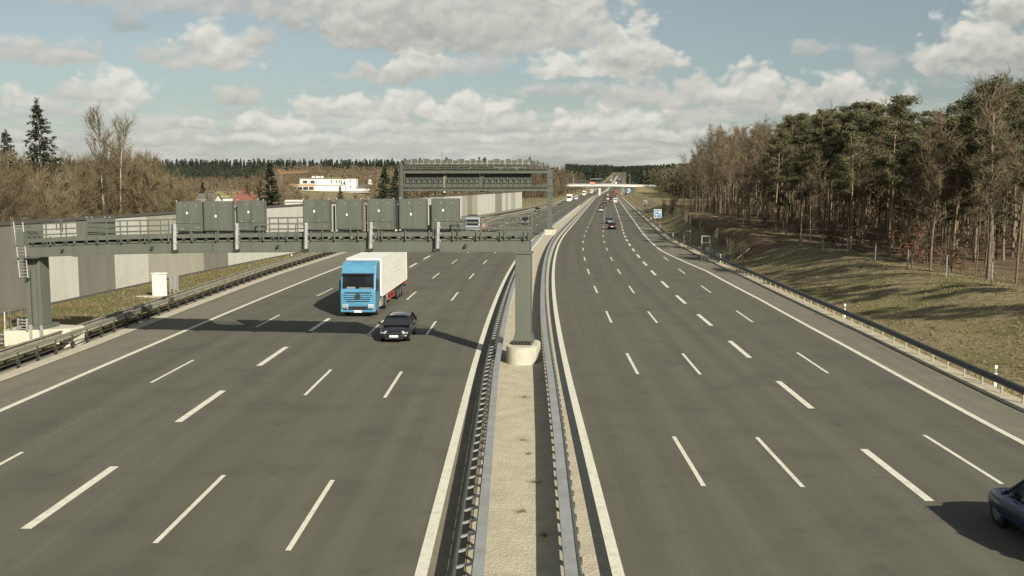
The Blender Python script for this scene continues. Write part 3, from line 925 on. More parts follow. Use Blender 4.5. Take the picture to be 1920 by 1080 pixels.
# ---------------------------------------------------------------- near gantry
def near_gantry():
    Y = 51.3
    g = thing('sign_gantry', 'grey steel gantry with a row of grey cabinets spanning the near oncoming lanes', 'gantry', group='motorway gantries')
    XP, KS = at3(982, 560, Y)[0], .150       # pivot at the median post; the left end stands further away

    def X(px, py=450):
        d = pix_dir(px, py)
        a = d.x / d.y
        xw = a * (Y + KS * XP) / (1 + KS * a)
        return XP + (xw - XP) * math.sqrt(1 + KS * KS)
    xl, xr = X(62), X(994)
    xc = (xl + xr) / 2

    def camber(x):
        t = max(0, (xr - x) / (xr - xl))
        return -.30 * t - .32 * t ** 4
    zb = 5.93

    def beam_path(x0, x1, n=16, y=Y):
        # path runs right to left so that a positive offset is away from the camera
        return [(x1 + (x0 - x1) * i / n, y, zb + camber(x1 + (x0 - x1) * i / n)) for i in range(n + 1)]

    P = beam_path(xl, xr)
    sw = lambda prof, name, m, pth=P, parent=g, **k: MB().sweep(pth, prof).build(name, m, parent, **k)
    sw([(-.42, 0), (.42, 0), (.42, .55), (-.42, .55)], 'girder', 'steel')
    sw([(-.47, .57), (.47, .57), (.47, .66), (-.47, .66)], 'girder_flange', 'steel')
    sw([(-.47, -.045), (.47, -.045), (.47, -.004), (-.47, -.004)], 'girder_flange', 'steel')
    for px in (148, 407):
        x = X(px)
        MB().box((x, Y - .45, zb + camber(x) + .26), (.06, .10, .72)).box((x, Y - .46, zb + camber(x) - .05), (.26, .14, .08)).build('joint_plate', 'steel', g)
    for px in (126, 293, 527, 876):
        mb = MB()
        x = X(px)
        mb.tube([(x, Y - .42, zb + camber(x) + .33), (x, Y - .56, zb + camber(x) + .30)], .06, 8)
        mb.box((x, Y - .54, zb + camber(x) + .26), (.12, .10, .10))
        mb.build('vent', 'darksteel', g)
    # walkway
    sw([(-.50, .80), (.72, .80), (.72, .86), (-.50, .86)], 'walkway_deck', 'steel')
    sw([(-.54, .80), (-.505, .80), (-.505, 1.02), (-.54, 1.02)], 'walkway_edge', 'steel')
    sw([(.725, .80), (.76, .80), (.76, 1.02), (.725, 1.02)], 'walkway_edge', 'steel')
    mb = MB()
    n = 44
    for i in range(n):
        x = xl + (xr - xl) * (i + .5) / n
        z = zb + camber(x)
        mb.box((x, Y + .1, z + .73), (.14, 1.3, .13))
    mb.build('deck_bracket', 'darksteel', g)
    # railing (front and rear) ; the gap sections carry the full height
    def rail(y, spans, name, hts=(.55, .83, 1.12)):
        for a, b, hs in spans:
            mb = MB()
            xa, xb = X(a), X(b)
            k = max(1, round(abs(xb - xa) / 1.32))
            for i in range(k + 1):
                x = xa + (xb - xa) * i / k
                z = zb + camber(x) + .70
                mb.box((x, y, z + max(hs) / 2), (.05, .05, max(hs) + .05))
            for h in hs:
                pts = [(xa + (xb - xa) * i / k, y, zb + camber(xa + (xb - xa) * i / k) + .70 + h) for i in range(k + 1)]
                for p, q in zip(pts, pts[1:]):
                    mb.bar(p, q, .045)
            mb.build(name, 'steel', g)
    full = (.50, .80, 1.12)
    rail(Y - .58, [(62, 327, full), (495, 566, full), (862, 994, full)], 'railing')
    rail(Y - .58, [(333, 368, (.85,)), (418, 450, (.85,)), (562, 612, (.75,)), (664, 716, (.85,)), (818, 862, (.85,))], 'railing')
    rail(Y + .80, [(62, 327, full), (495, 566, full), (862, 994, full)], 'railing')
    for px in np.arange(62, 995, 44):
        x = X(px); z = zb + camber(x)
        MB().box((x, Y - .58, z + .86), (.07, .07, .5)).build('railing_stub', 'steel', g)
    MB().box((X(90), Y + .85, zb + camber(X(90)) + 1.75), (.05, .05, .7)).box((X(97), Y + .85, zb + camber(X(97)) + 1.75), (.05, .05, .7)).box((X(101), Y + .85, zb + camber(X(101)) + 1.7), (.05, .05, .8)).build('conduit', 'steel', g)
    # cabinets: doors face the camera, the displays face the other way
    cabs = [(328, 377, 0), (380, 433, 1), (443, 493, 0), (567, 616, 0), (629, 676, 1), (688, 737, 0), (748, 798, 1), (808, 859, 0)]
    for a, b, tall in cabs:
        x0, x1 = X(a, 400), X(b, 400)
        cx = (x0 + x1) / 2
        z0 = zb + camber(cx) + 1.14
        z1 = z0 + 1.66
        w = x1 - x0
        yf = Y + .10
        c = MB().lohi((x0, yf, z0), (x1, yf + .44, z1)).build('sign_cabinet', 'steel2', g, bevel=.012)
        MB().lohi((x0 + .05, yf + .1, z0 - .20), (x1 - .05, yf + .4, z0 - .003)).build('cabinet_foot', 'darksteel', c)
        zd = z0 + (.06 if tall else .44)
        for k in (0, 1):
            da, db = x0 + .04 + k * (w / 2 - .035), x0 + w / 2 - .008 + k * (w / 2 - .032)
            d = MB().lohi((da, yf - .028, zd), (db, yf - .003, z1 - .05)).build('door', 'steel2', c)
        mb = MB()
        for (fx, fz) in ((.06, .94), (.94, .94), (.06, .62), (.94, .62), (.06, .30), (.94, .30)):
            mb.tube([(x0 + w * fx, yf - .045, z0 + 1.66 * fz), (x0 + w * fx, yf - .003, z0 + 1.66 * fz)], .024, 6)
        mb.build('hinge', 'steel', c)
        mb = MB()
        for (fx, fz) in ((.36, .86), (.80, .86)) + (() if tall else ((.17, .30), (.60, .30))):
            mb.tube([(x0 + w * fx, yf - .06, z0 + 1.66 * fz), (x0 + w * fx, yf - .003, z0 + 1.66 * fz)], .032, 8)
        for fx in (.02, .99):
            mb.tube([(x0 + w * fx, yf + .05, z1 + .003), (x0 + w * fx, yf + .05, z1 + .07)], .03, 6)
        if not tall:
            for fx in (.20, .27, .80, .87):
                mb.tube([(x0 + w * fx, yf - .05, z0 + .17 + (.07 if fx > .5 else 0) - .04), (x0 + w * fx, yf - .003, z0 + .17 + (.07 if fx > .5 else 0) - .04)], .028, 8)
        mb.build('bolt', 'galv', c)
        zz = .50 if tall else .62
        MB().lohi((x0 + w * .41, yf - .05, z0 + 1.66 * zz - .07), (x0 + w * .47, yf - .029, z0 + 1.66 * zz + .06)).build('lock_plate', 'white', c)
    # posts between the cabinets
    for px in (377.5, 437.5, 621, 681, 742, 803):
        x = X(px, 400); z = zb + camber(x) + .9
        MB().lohi((x - .05, Y + .42, z), (x + .05, Y + .52, z + 1.55)).build('cabinet_post', 'steel', g)
    for px in (437.5, 681, 742, 803):
        x = X(px, 400); z = zb + camber(x) + .98
        mb = MB()
        for i in range(8):
            mb.lohi((x - .025, Y + .37, z + .06 + i * .17), (x + .025, Y + .40, z + .20 + i * .17))
        mb.build('cable_strip', 'wall_light', g)
    # low louvre board
    x0, x1 = X(155), X(207)
    zl = zb + camber((x0 + x1) / 2) + .90
    lb = MB()
    for i in range(4):
        lb.box(((x0 + x1) / 2, Y + .5, zl + .14 + i * .285), (x1 - x0, .10, .205))
    lb = lb.build('louvre_board', 'steel2', g)
    MB().lohi((x0 + .02, Y + .57, zl + .05), (x1 - .02, Y + .60, zl + 1.1)).build('back_plate', 'darksteel', lb)
    mb = MB()
    for f in (.15, .33, .67, .85):
        mb.box((x0 + (x1 - x0) * f, Y + .5, zl + .56), (.05, .06, 1.2))
    mb.build('frame', 'darksteel', lb)
    mb = MB()
    for f in (.02, .2, .68, .86):
        mb.box((x0 + (x1 - x0) * f, Y + .44, zl + 1.17), (.06, .06, .07))
    mb.build('clamp', 'galv', lb)
    # pale lifting arms
    for px in (339.5, 454.5, 582.5, 702.5, 826.5):
        x = X(px); z = zb + camber(x)
        a = MB()
        a.bar((x - .05, Y - .68, z + .16), (x + .02, Y - .74, z + 1.58), .17, .14)
        for h in (.55, .95, 1.3):
            a.box((x + .12, Y - .72, z + h), (.10, .08, .07))
        a = a.build('lifting_arm', 'galv', g, bevel=.01)
        MB().box((x - .10, Y - .60, z + .08), (.26, .34, .16)).bar((x - .10, Y - .66, z + .1), (x - .2, Y - .52, z - .02), .1).build('foot', 'darksteel', a)
    # cable along the girder under the railing on the right
    mb = MB()
    pts = [(X(870) + (X(985) - X(870)) * i / 8, Y + .3, zb + 1.06 - .16 * i / 8) for i in range(9)]
    mb.tube(pts, .035, 5)
    mb.build('cable', 'darksteel', g)
    # posts
    px_ = X(982)
    post = MB().lohi((px_ - .40, Y - .42, 1.45), (px_ + .40, Y + .42, zb - .05)).build('post', 'steel', g, bevel=.02)
    MB().lohi((px_ - .46, Y - .48, zb - .15), (px_ + .46, Y + .48, zb - .052)).build('head_plate', 'steel', post)
    mb = MB()
    mb.box((px_, Y, 1.0), (1.02, 1.02, .14))
    mb.prism([(px_ - .56, 1.073), (px_ + .56, 1.073), (px_ + .42, 1.5), (px_ - .42, 1.5)], 'y', Y - .47, Y + .47)
    fb = mb.build('post_foot', 'steel', post)
    for i in range(6):
        MB().lohi((px_ - .47 + i * .172, Y - .62, .93), (px_ - .47 + i * .172 + .09, Y - .475, 1.15)).build('anchor_bolt', 'darksteel', post)
    # rounded plinth in the median
    poly = [(px_ + .82 * math.cos(t), Y + (.75 if math.sin(t) > 0 else -.75) + .82 * math.sin(t)) for t in np.linspace(0, 2 * math.pi, 40, endpoint=False)]
    mb = MB().prism(poly, 'z', -.1, .86)
    poly2 = [(px_ + (x - px_) * .97, Y + (y - Y) * .98) for x, y in poly]
    mb.prism(poly2, 'z', .862, .93)
    mb.build('foundation', 'concrete', g, bevel=.02)
    # left leg
    lx = X(73, 560)
    Yl = Y + .35
    zt = zb + camber(xl)
    post = MB()
    post.lohi((lx - .60, Yl - .70, 1.35), (lx + .05, Yl + .50, zt - .05))
    post.lohi((lx + .054, Yl - .55, 1.35), (lx + .26, Yl + .38, zt - .05))
    post = post.build('post', 'steel', g, bevel=.02)
    MB().lohi((lx - .70, Y - .95, zt - .05), (lx + .5, Y + 1.4, zt - .003)).build('head_plate', 'steel', post)
    MB().lohi((lx - .75, Yl - .95, 1.12), (lx + .52, Yl + .70, 1.35)).build('post_foot', 'steel', post)
    for dx in (-.05, .62):
        MB().box((lx + dx, Yl - 1.15, 1.06), (.10, .16, .75)).build('anchor_strap', 'galv', post)
    MB().tube([(lx - .1, Yl - .84, 4.6), (lx - .12, Yl - .84, 1.4)], .03, 5).tube([(lx - .5, Yl - .84, 4.4), (lx - .45, Yl - .84, 3.9), (lx - .12, Yl - .84, 4.1)], .03, 5).build('cable', 'darksteel', post)
    # left foundation: a long skewed block
    fx0, fx1 = X(24, 620), X(131, 620)
    MB().prism([(fx0, Yl - 1.2), (fx0 + .45, Yl - 1.75), (fx1 - .05, Yl - .2), (fx1, Yl + 1.1), (fx0 + 1.0, Yl + 1.4), (fx0 - .1, Yl + .6)], 'z', -.1, 1.12).build('foundation', 'concrete', g, bevel=.04)
    # ladder with its landing stubs
    ld = MB()
    lx0, lx1 = X(43), X(60)
    yl = Y - .75
    for x, dx in ((lx0, .22), (lx1, .14)):
        ld.tube([(x, yl, 7.30), (x + dx * .5, yl, 5.9), (x + dx, yl, 4.15)], .04, 6)
    n = 17
    for i in range(n):
        f = i / (n - 1)
        ld.tube([(lx0 + .22 * f, yl, 7.1 - 2.9 * f), (lx1 + .14 * f, yl, 7.1 - 2.9 * f)], .022, 5)
    ld.build('ladder', 'railgrey', g)
    mb = MB()
    for i in range(6):
        z = 7.5 - i * .5
        mb.lohi((lx0 + .25, yl + .25, z - .02), (lx1 + .1, yl + .55, z + .02))
    for x in (lx0 - .42, lx0 - .30):
        mb.tube([(x, Y - .4, 7.6), (x + .22, Y - .4, 4.6)], .02, 5)
    mb.build('ladder_bracket', 'steel', g)
    MB().lohi((lx0 + .2, Y - .9, 6.0), (xl + .05, Y + .9, 6.75)).build('end_platform', 'steel', g)
    # small steps up to the foundation and on to the post
    st = MB()
    sx0, sx1 = X(19, 640), X(36, 640)
    ys = Yl - 1.45
    for x in (sx0, sx1):
        st.tube([(x - .03, ys, 2.2), (x + .02, ys - .15, -.05)], .04, 6)
    for i in range(4):
        st.lohi((sx0, ys - .28, .12 + i * .26), (sx1, ys - .06, .17 + i * .26))
    st.build('step_ladder', 'galv', g)
    st = MB()
    for x in (sx0, sx1 + .25):
        st.tube([(x + .02, ys + .1, 2.35), (x + .05, ys + 1.0, 2.35), (x + .1, ys + 1.0, .9)], .03, 6)
    st.tube([(sx0, ys + .1, 2.35), (sx1 + .25, ys + .1, 2.35)], .03, 6)
    st.tube([(sx1 + .25, ys + .1, 2.35), (sx1 + .28, ys + .1, 1.0)], .03, 6)
    st.build('step_railing', 'steel', g)
    st = MB()
    a, b = X(54, 600), X(70, 600)
    for x in (a, b):
        st.lohi((x - .03, Yl - 1.35, 1.1), (x + .03, Yl - 1.25, 1.82))
    for i in range(4):
        st.lohi((a, Yl - 1.33, 1.2 + i * .17), (b, Yl - 1.15, 1.24 + i * .17))
    st.build('post_steps', 'galv', g)
    # turn the whole gantry about the median post
    g.location = (XP, Y, 0)
    g.rotation_euler = (0, 0, -math.atan(KS))
    for ch in g.children:
        ch.location = (-XP, -Y, 0)


near_gantry()


# ---------------------------------------------------------------- far gantry
def far_gantry(Y=181.0, label='tall grey double beam gantry with sign backs seen from behind, further along the oncoming lanes'):
    g = thing('sign_gantry', label, 'gantry', group='motorway gantries')
    X = lambda px, py=350: at3(px, py, Y)[0]
    Z = lambda py, px=900: at3(px, py, Y)[1]
    x0, x1, xp = X(749), X(1028), X(1031.5)
    p = MB().lohi((xp - .55, Y - .45, 1.2), (xp + .45, Y + .45, Z(318))).build('post', 'steel_far', g)
    for z in (Z(331), Z(348), Z(360)):
        MB().lohi((xp - .65, Y - .55, z - .12), (xp + .55, Y + .55, z + .12)).build('post_collar', 'steel_far', p)
    MB().lohi((xp - .8, Y - .7, 1.0), (xp + .7, Y + .7, 1.24)).build('post_foot', 'steel_far', p)
    MB().lohi((xp - 1.1, Y - 1.2, -.1), (xp + 1.1, Y + 1.2, 1.0)).build('foundation', 'concrete', g, bevel=.05)
    MB().lohi((xp - 1.75, Y - 1.0, 0), (xp - 1.4, Y - .2, .95)).build('kerb_box', 'darksteel', g)
    xl = X(753)
    MB().lohi((xl - .5, Y - .5, .5), (xl + .3, Y + .5, Z(305))).build('post', 'steel_far', g)
    MB().lohi((xl - 1.2, Y - 1.2, -.1), (xl + 1.2, Y + 1.2, 1.0)).build('foundation', 'concrete', g, bevel=.05)
    mb = MB()
    for x in (X(749), X(752)):
        mb.tube([(x, Y - .9, Z(305)), (x, Y - .9, Z(368))], .05, 4)
    for i in range(26):
        z = Z(305) + (Z(368) - Z(305)) * i / 25
        mb.bar((X(749), Y - .9, z), (X(752), Y - .9, z), .04)
    mb.build('ladder', 'steel_far', g)
    for a, b in ((325, 318.5), (358, 352.5)):
        MB().lohi((xl + .31, Y - .45, Z(a)), (xp - .56, Y + .45, Z(b))).build('girder', 'steel_far', g)
        mb = MB()
        for zz in (Z(b) + .28, Z(b) + .55):
            mb.lohi((xl + .31, Y - .62, zz - .05), (X(1027), Y - .54, zz + .05))
        for px in np.arange(757, 1027, 11.3):
            mb.lohi((X(px) - .05, Y - .64, Z(b)), (X(px) + .05, Y - .56, Z(b) + .62))
        mb.build('walkway_rail', 'steel_far', g)
        MB().lohi((xl + .31, Y - .66, Z(b) + .005), (xp - .56, Y + .7, Z(b) + .06)).build('walkway_deck', 'darksteel', g)
    secs = [(759, 831, 7), (837, 899, 6), (907, 996, 8)]
    for a, b, n in secs:
        s = MB().lohi((X(a), Y + .75, Z(351)), (X(b), Y + 1.1, Z(325.2))).build('sign_panel', 'darksteel', g)
        mb = MB()
        for i in range(n):
            u = X(a) + (X(b) - X(a)) * (i + .5) / n
            w = (X(b) - X(a)) / n
            mb.lohi((u - w * .38, Y + .28, Z(350.8)), (u + w * .38, Y + .74, Z(342.5)))
            mb.lohi((u - w * .25, Y + .40, Z(342.4)), (u + w * .25, Y + .74, Z(337)))
        mb.build('housing', 'steel_far', s)
        mb = MB()
        for i in range(n + 1):
            u = X(a) + (X(b) - X(a)) * i / n
            mb.lohi((u - .05, Y + .2, Z(350.8)), (u + .05, Y + .30, Z(332)))
        mb.lohi((X(a), Y + .1, Z(343) - .06), (X(b), Y + .18, Z(343) + .06))
        mb.lohi((X(a), Y + .1, Z(334) - .04), (X(b), Y + .18, Z(334) + .04))
        mb.build('frame', 'steel_far', s)
    MB().lohi((X(831.3), Y + .5, Z(360)), (X(836.5), Y + 1.0, Z(322))).build('upright', 'wall_brown', g)
    MB().lohi((X(900), Y + .5, Z(360)), (X(906.5), Y + 1.0, Z(322))).build('upright', 'steel_far', g)
    MB().lohi((X(832), Y - .3, Z(361)), (X(835.5), Y + .3, Z(358.2))).build('lamp', 'white', g)
    # upper row of signal backs with pale brackets and handrail
    zt, zb2 = Z(300.5), Z(308)
    mb, mk = MB(), MB()
    for i, px in enumerate(np.arange(765, 995, 11.0)):
        x = X(px)
        w = .95 if i % 3 else 1.25
        mb.lohi((x - w / 2, Y + .1, zb2 - .45), (x + w / 2, Y + .6, zt + (.25 if i % 2 else 0)))
        mk.lohi((x + .62, Y - .05, zb2 - .35), (x + .74, Y + .05, zt + .3))
        mk.lohi((x + .3, Y - .05, zb2 - .05), (x + .9, Y + .02, zb2 + .05))
    mb.build('signal_back', 'steel_far', g)
    mk.lohi((X(767), Y - .06, zb2 + .12), (X(994), Y, zb2 + .20))
    mk.build('bracket', 'railgreen', g)
    mb = MB()
    for px in np.arange(760, 996, 6.0):
        mb.lohi((X(px) - .04, Y - .3, Z(318)), (X(px) + .04, Y - .22, Z(308)))
    for py in (309, 312, 315.5):
        mb.lohi((X(758), Y - .3, Z(py) - .05), (X(996), Y - .22, Z(py) + .05))
    for px in np.arange(1000, 1028, 9):
        mb.lohi((X(px) - .03, Y - .3, Z(318)), (X(px) + .03, Y - .25, Z(306)))
    for py in (306.5, 309.5, 313):
        mb.lohi((X(996), Y - .3, Z(py) - .03), (X(1027), Y - .25, Z(py) + .03))
    for px in np.arange(762, 994, 15):
        mb.lohi((X(px), Y + .2, Z(318)), (X(px + 9), Y + .5, Z(314.5)))
    mb.build('walkway_frame', 'darksteel', g)
    for px in (837.5, 898.5, 909, 993.5):
        x = X(px)
        b = MB().tube([(x, Y, Z(303)), (x, Y, Z(298.4))], .08, 6).box((x, Y, Z(297)), (.42, .36, .46)).build('camera_head', 'darksteel', g)
    MB().tube([(X(829), Y + .4, Z(302)), (X(829), Y + .4, Z(284))], .045, 5).build('antenna', 'steel_far', g)


far_gantry()


def small_gantry():
    Y = 900
    g = thing('sign_gantry', 'dark gantry just behind the overpass at the far end of the road', 'gantry', group='motorway gantries')
    X = lambda px: at3(px, 342, Y)[0]
    Z = lambda py: at3(1100, py, Y)[1]
    MB().lohi((X(1067), Y, Z(343)), (X(1130), Y + 1, Z(340.6))).build('girder', 'darksteel', g)
    mb = MB()
    for i in range(10):
        x = X(1069 + i * 4.1)
        mb.lohi((x, Y - .3, Z(341.5)), (x + 1.2, Y - .1, Z(337.2)))
    mb.build('sign_back', 'darksteel', g)
    for px in (1068, 1127):
        MB().lohi((X(px) - .4, Y + .1, 0), (X(px) + .4, Y + .9, Z(340))).build('post', 'steel', g)
    MB().lohi((X(1107), Y - .2, Z(336.5)), (X(1130), Y - .02, Z(334.5))).build('girder_cover', 'steel', g)


small_gantry()


# ---------------------------------------------------------------- overpass
def overpass():
    Y = 800.0
    g = thing('overpass_bridge', 'pale concrete overpass crossing the motorway in the distance', 'bridge')
    X = lambda px: at3(px, 350, Y)[0]
    Z = lambda py: at3(1120, py, Y)[1]
    xa, xb = X(1035), X(1300)
    ya = lambda px: Y + (px - 1120) * .02
    # the deck falls slightly to the right
    pth = [(X(px), Y - (px - 1120) * .02, -max(0, px - 1150) * .012) for px in np.arange(1300, 1030, -8)]
    MB().sweep(pth, [(-5, 7.6), (5, 7.6), (5, 8.75), (-5, 8.75)]).build('deck', 'white2', g)
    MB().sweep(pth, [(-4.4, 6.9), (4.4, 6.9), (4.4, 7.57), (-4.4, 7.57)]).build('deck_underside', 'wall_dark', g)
    mb = MB()
    mb.sweep(pth, [(-4.9, 9.55), (-4.8, 9.55), (-4.8, 9.7), (-4.9, 9.7)])
    mb.sweep(pth, [(-4.9, 9.1), (-4.8, 9.1), (-4.8, 9.2), (-4.9, 9.2)])
    for i in range(len(pth) * 3):
        f = i / 3; k = min(int(f), len(pth) - 2); u = f - k
        x = pth[k][0] + (pth[k + 1][0] - pth[k][0]) * u
        mb.box((x, Y - 4.85, 9.2 + pth[k][2]), (.1, .1, .95))
    mb.build('parapet_rail', 'railgrey', g)
    MB().sweep(pth, [(4.7, 8.8), (4.9, 8.8), (4.9, 9.7), (4.7, 9.7)]).build('parapet', 'wall_mid', g)
    px = X(1123.5)
    MB().lohi((px - 1.0, Y - 3.4, 0), (px + 1.0, Y + 3.4, 6.88)).build('pier', 'wall_light', g)
    x0, x1 = X(1190), X(1207)
    MB().prism([(x0, -.5), (x0 + 9, -.5), (x1 + 2, 7.4), (x0, 7.4)], 'y', Y - 5.2, Y + 5).build('abutment', 'wall_light', g)
    x0 = X(1046)
    MB().prism([(x0 - 9, -.5), (x0, -.5), (x0, 7.4), (x0 - 9, 7.4)], 'y', Y - 5.2, Y + 5).build('abutment', 'wall_mid', g)
    for px, top in ((1076, 328), (1182, 328), (1237, 331)):
        lp = thing('street_lamp', {1076: 'thin grey lamp pole on the left end of the overpass', 1182: 'thin grey lamp pole over the right abutment of the overpass', 1237: 'thin grey lamp pole on the approach ramp right of the overpass'}[px], 'street lamp', (X(px), Y + 3.8, 8.3), 0, 'lamp poles on the overpass')
        h = Z(top) - 8.3
        MB().tube([(0, 0, 0), (0, 0, h)], [.16, .1], 6).build('pole', 'galv', lp)
        MB().box((-.7, 0, h + .05), (1.7, .3, .16)).build('lamp_head', 'railgrey', lp)


overpass()


# ---------------------------------------------------------------- signs, posts, fences, boxes
def roadside():
    # blue parking sign
    Y = 214.0
    x0, z0 = at3(1226, 408.6, Y); x1, z1 = at3(1240.3, 392.6, Y)
    g = thing('road_sign', 'blue square parking and service sign with white border beside the right guardrail', 'sign', ((x0 + x1) / 2, Y, terrain(Y, (x0 + x1) / 2 - R0(Y))), 0)
    zo = g.location.z
    w, h = x1 - x0, z1 - z0
    zc = (z0 + z1) / 2 - zo
    MB().lohi((-w / 2, 0, zc - h / 2), (w / 2, .06, zc + h / 2)).build('border', 'white', g)
    p = MB().lohi((-w / 2 + .11, -.02, zc - h / 2 + .11), (w / 2 - .11, -.003, zc + h / 2 - .11)).build('panel', 'signblue', g)
    mb = MB()
    s = h / 16.0
    u = lambda a, b, c, d: mb.lohi((-w / 2 + a * s, -.03, zc + h / 2 - d * s), (-w / 2 + c * s, -.022, zc + h / 2 - b * s))
    # P
    u(3.0, 3.0, 3.9, 7.4); u(3.9, 3.0, 5.4, 3.8); u(3.9, 4.8, 5.4, 5.6); u(5.4, 3.3, 6.2, 5.3)
    u(8.2, 3.0, 12.2, 7.4)
    u(3.2, 8.6, 5.0, 10.4); u(6.0, 9.0, 7.4, 10.4); u(7.7, 9.4, 9.2, 10.4); u(9.5, 9.4, 11.6, 10.4)
    u(3.2, 11.6, 4.4, 13.0); u(4.7, 11.6, 5.8, 13.0); u(6.1, 12.0, 7.4, 13.0); u(8.6, 12.0, 9.8, 13.0); u(10.1, 12.0, 11.2, 13.0)
    mb.build('symbols', 'white', p)
    mb = MB()
    u = lambda a, b, c, d: mb.lohi((-w / 2 + a * s, -.036, zc + h / 2 - d * s), (-w / 2 + c * s, -.031, zc + h / 2 - b * s))
    u(9.3, 3.6, 9.7, 6.8); u(9.0, 3.6, 9.15, 4.8); u(9.85, 3.6, 10.0, 4.8); u(9.15, 4.6, 9.85, 4.9); u(10.8, 3.6, 11.3, 5.2); u(10.95, 5.2, 11.15, 6.8)
    mb.build('cutlery', 'black', p)
    for dx in (-.55, .55):
        MB().tube([(dx, .1, -.3), (dx, .1, zc + h / 2 - .1)], .05, 6).build('post', 'galv', g)
    # grey board further on
    Y = 345.0
    x0, z0 = at3(1206, 387.5, Y); x1, z1 = at3(1213.5, 375, Y)
    zt = terrain(Y, (x0 + x1) / 2 - R0(Y))
    g = thing('road_sign', 'pale grey upright board on the grass beyond the blue sign', 'sign', ((x0 + x1) / 2, Y, zt), 0)
    w = x1 - x0
    MB().lohi((-w / 2, 0, z0 - zt), (w / 2, .08, z1 - zt)).build('panel', 'railgrey', g)
    for dx in (-.4, .4):
        MB().tube([(dx, .14, -.3), (dx, .14, z1 - zt - .2)], .06, 6).build('post', 'galv', g)
    # blue and white sign under the overpass
    Y = 700.0
    x0, z0 = at3(1175.5, 362, Y); x1, z1 = at3(1183, 353, Y)
    zt = terrain(Y, (x0 + x1) / 2 - R0(Y))
    g = thing('road_sign', 'tall blue and white direction board in front of the right abutment', 'sign', ((x0 + x1) / 2, Y, zt), 0)
    w = x1 - x0
    MB().lohi((-w / 2, 0, z0 - zt), (w / 2, .1, z1 - zt)).build('panel', 'signblue', g)
    mb = MB()
    for i, (a, b) in enumerate(((.1, .45), (.55, .95), (.2, .7))):
        mb.lohi((-w / 2 + w * a, -.03, z0 - zt + .35 + i * 1.05), (-w / 2 + w * b, -.003, z0 - zt + .9 + i * 1.05))
    mb.build('symbols', 'white', g)
    for dx in (-1, 1):
        MB().tube([(dx, .2, -.3), (dx, .2, z1 - zt)], .08, 6).build('post', 'galv', g)
    # delineator posts
    def delineator(x, y, z, label):
        d = thing('delineator_post', label, 'delineator', (x, y, z), 0, 'white delineator posts')
        MB().prism([(-.065, -.05), (.065, -.05), (.0, .07)], 'z', -.1, 1.02).build('post', 'white', d)
        MB().prism([(-.068, -.054), (.068, -.054), (.0, .074)], 'z', .66, .86).build('black_band', 'black', d)
        MB().lohi((-.03, -.062, .69), (.03, -.056, .83)).build('reflector', 'galv', d)
    rs = [(45, 'white delineator post behind the right guardrail nearest the camera'), (68.5, 'white delineator post below the shadowed bank behind the right guardrail'), (118, 'white delineator post beside the wooden gate frames'), (168, 'white delineator post on the grass before the blue sign'), (207, 'white delineator post right beside the blue sign'), (250, 'white delineator post just past the blue sign'), (310, 'white delineator post near the pale grey board')]
    for Y, lb in rs:
        s = interp(T_RPAVE, Y) + 1.45
        delineator(R0(Y) + s, Y, terrain(Y, s) - .06, lb)
    ls = [(113, 'white delineator post on the left grass verge before the noise wall'), (372, 'white delineator post beyond the end of the noise wall'), (410, 'white delineator post on the far left verge by bare bushes'), (460, 'white delineator post farthest along the left verge')]
    for Y, lb in ls:
        s = interp(T_LPAVE, Y) - 2.0
        delineator(R0(Y) + s, Y, .24, lb)
    # utility cabinet and frame panels
    x, y = ground(300, 563)
    g = thing('utility_cabinet', 'white upright utility cabinet on a concrete pad by the left guardrail', 'cabinet', (x, y, .26), R(-14))
    MB().lohi((-.5, -.28, .10), (.5, .28, 1.92)).build('body', 'white', g, bevel=.02)
    MB().prism([(-.56, 1.92), (.56, 1.92), (.5, 2.0), (-.5, 2.0)], 'y', -.34, .34).build('lid', 'white', g)
    MB().lohi((-.46, -.296, .2), (-.005, -.283, 1.86)).build('door', 'white', g)
    MB().lohi((.005, -.296, .2), (.46, -.283, 1.86)).build('door', 'white', g)
    MB().prism([(-2.0, -.35), (.75, -.5), (.75, .5), (-.9, .45)], 'z', -.1, .09).build('pad', 'concrete', g)
    x, y = ground(326, 560)
    g = thing('cable_frame', 'three slim galvanised posts with grey plates right of the utility cabinet', 'frame', (x, y, .26), R(-14))
    for i, (dx, h) in enumerate(((-.32, 1.55), (.05, 1.85), (.42, 1.75))):
        MB().box((dx, 0, h / 2 - .1), (.07, .07, h + .2)).build('post', 'galv', g)
    MB().lohi((-.27, .05, .55), (.02, .08, 1.5)).lohi((.1, .05, .45), (.38, .08, 1.7)).build('plate', 'railgrey', g)
    # black shrub-like manhole shadow bush on the verge by the foundation is left to the light
    # wildlife fence along the foot of the right bank
    f = thing('wildlife_fence', 'brown wire mesh fence with close posts below the earth slope on the right', 'fence')
    ys = list(np.arange(121, 216, 2.6))
    fs = lambda Y: 23.6 + .012 * (Y - 121)
    pm = MB()
    for i, Y in enumerate(ys):
        s = fs(Y)
        z = terrain(Y, s) - .06
        c = MB().box((0, 0, .85), (.09, .09, 1.9)).build('post', 'bark', f)
        c.location = (R0(Y) + s, Y, z)
    for h in (.3, .6, .9, 1.2, 1.5):
        pts = [(R0(Y) + fs(Y), Y, terrain(Y, fs(Y)) - .06 + h) for Y in ys]
        pm.tube(pts, .014, 3, cap=False)
    for Y in np.arange(121, 215, .42):
        s = fs(Y)
        z = terrain(Y, s) - .06
        pm.box((R0(Y) + s, Y, z + .85), (.016, .016, 1.4))
    pm.build('mesh', 'bark', f)
    # low grey railing of the culvert
    f = thing('culvert_railing', 'low dark grey railing with upright bars behind the right guardrail', 'railing')
    rm = MB()
    pts = [(R0(Y) + 21.5 - .02 * (Y - 121), Y, .75) for Y in np.arange(117, 141, 1.0)]
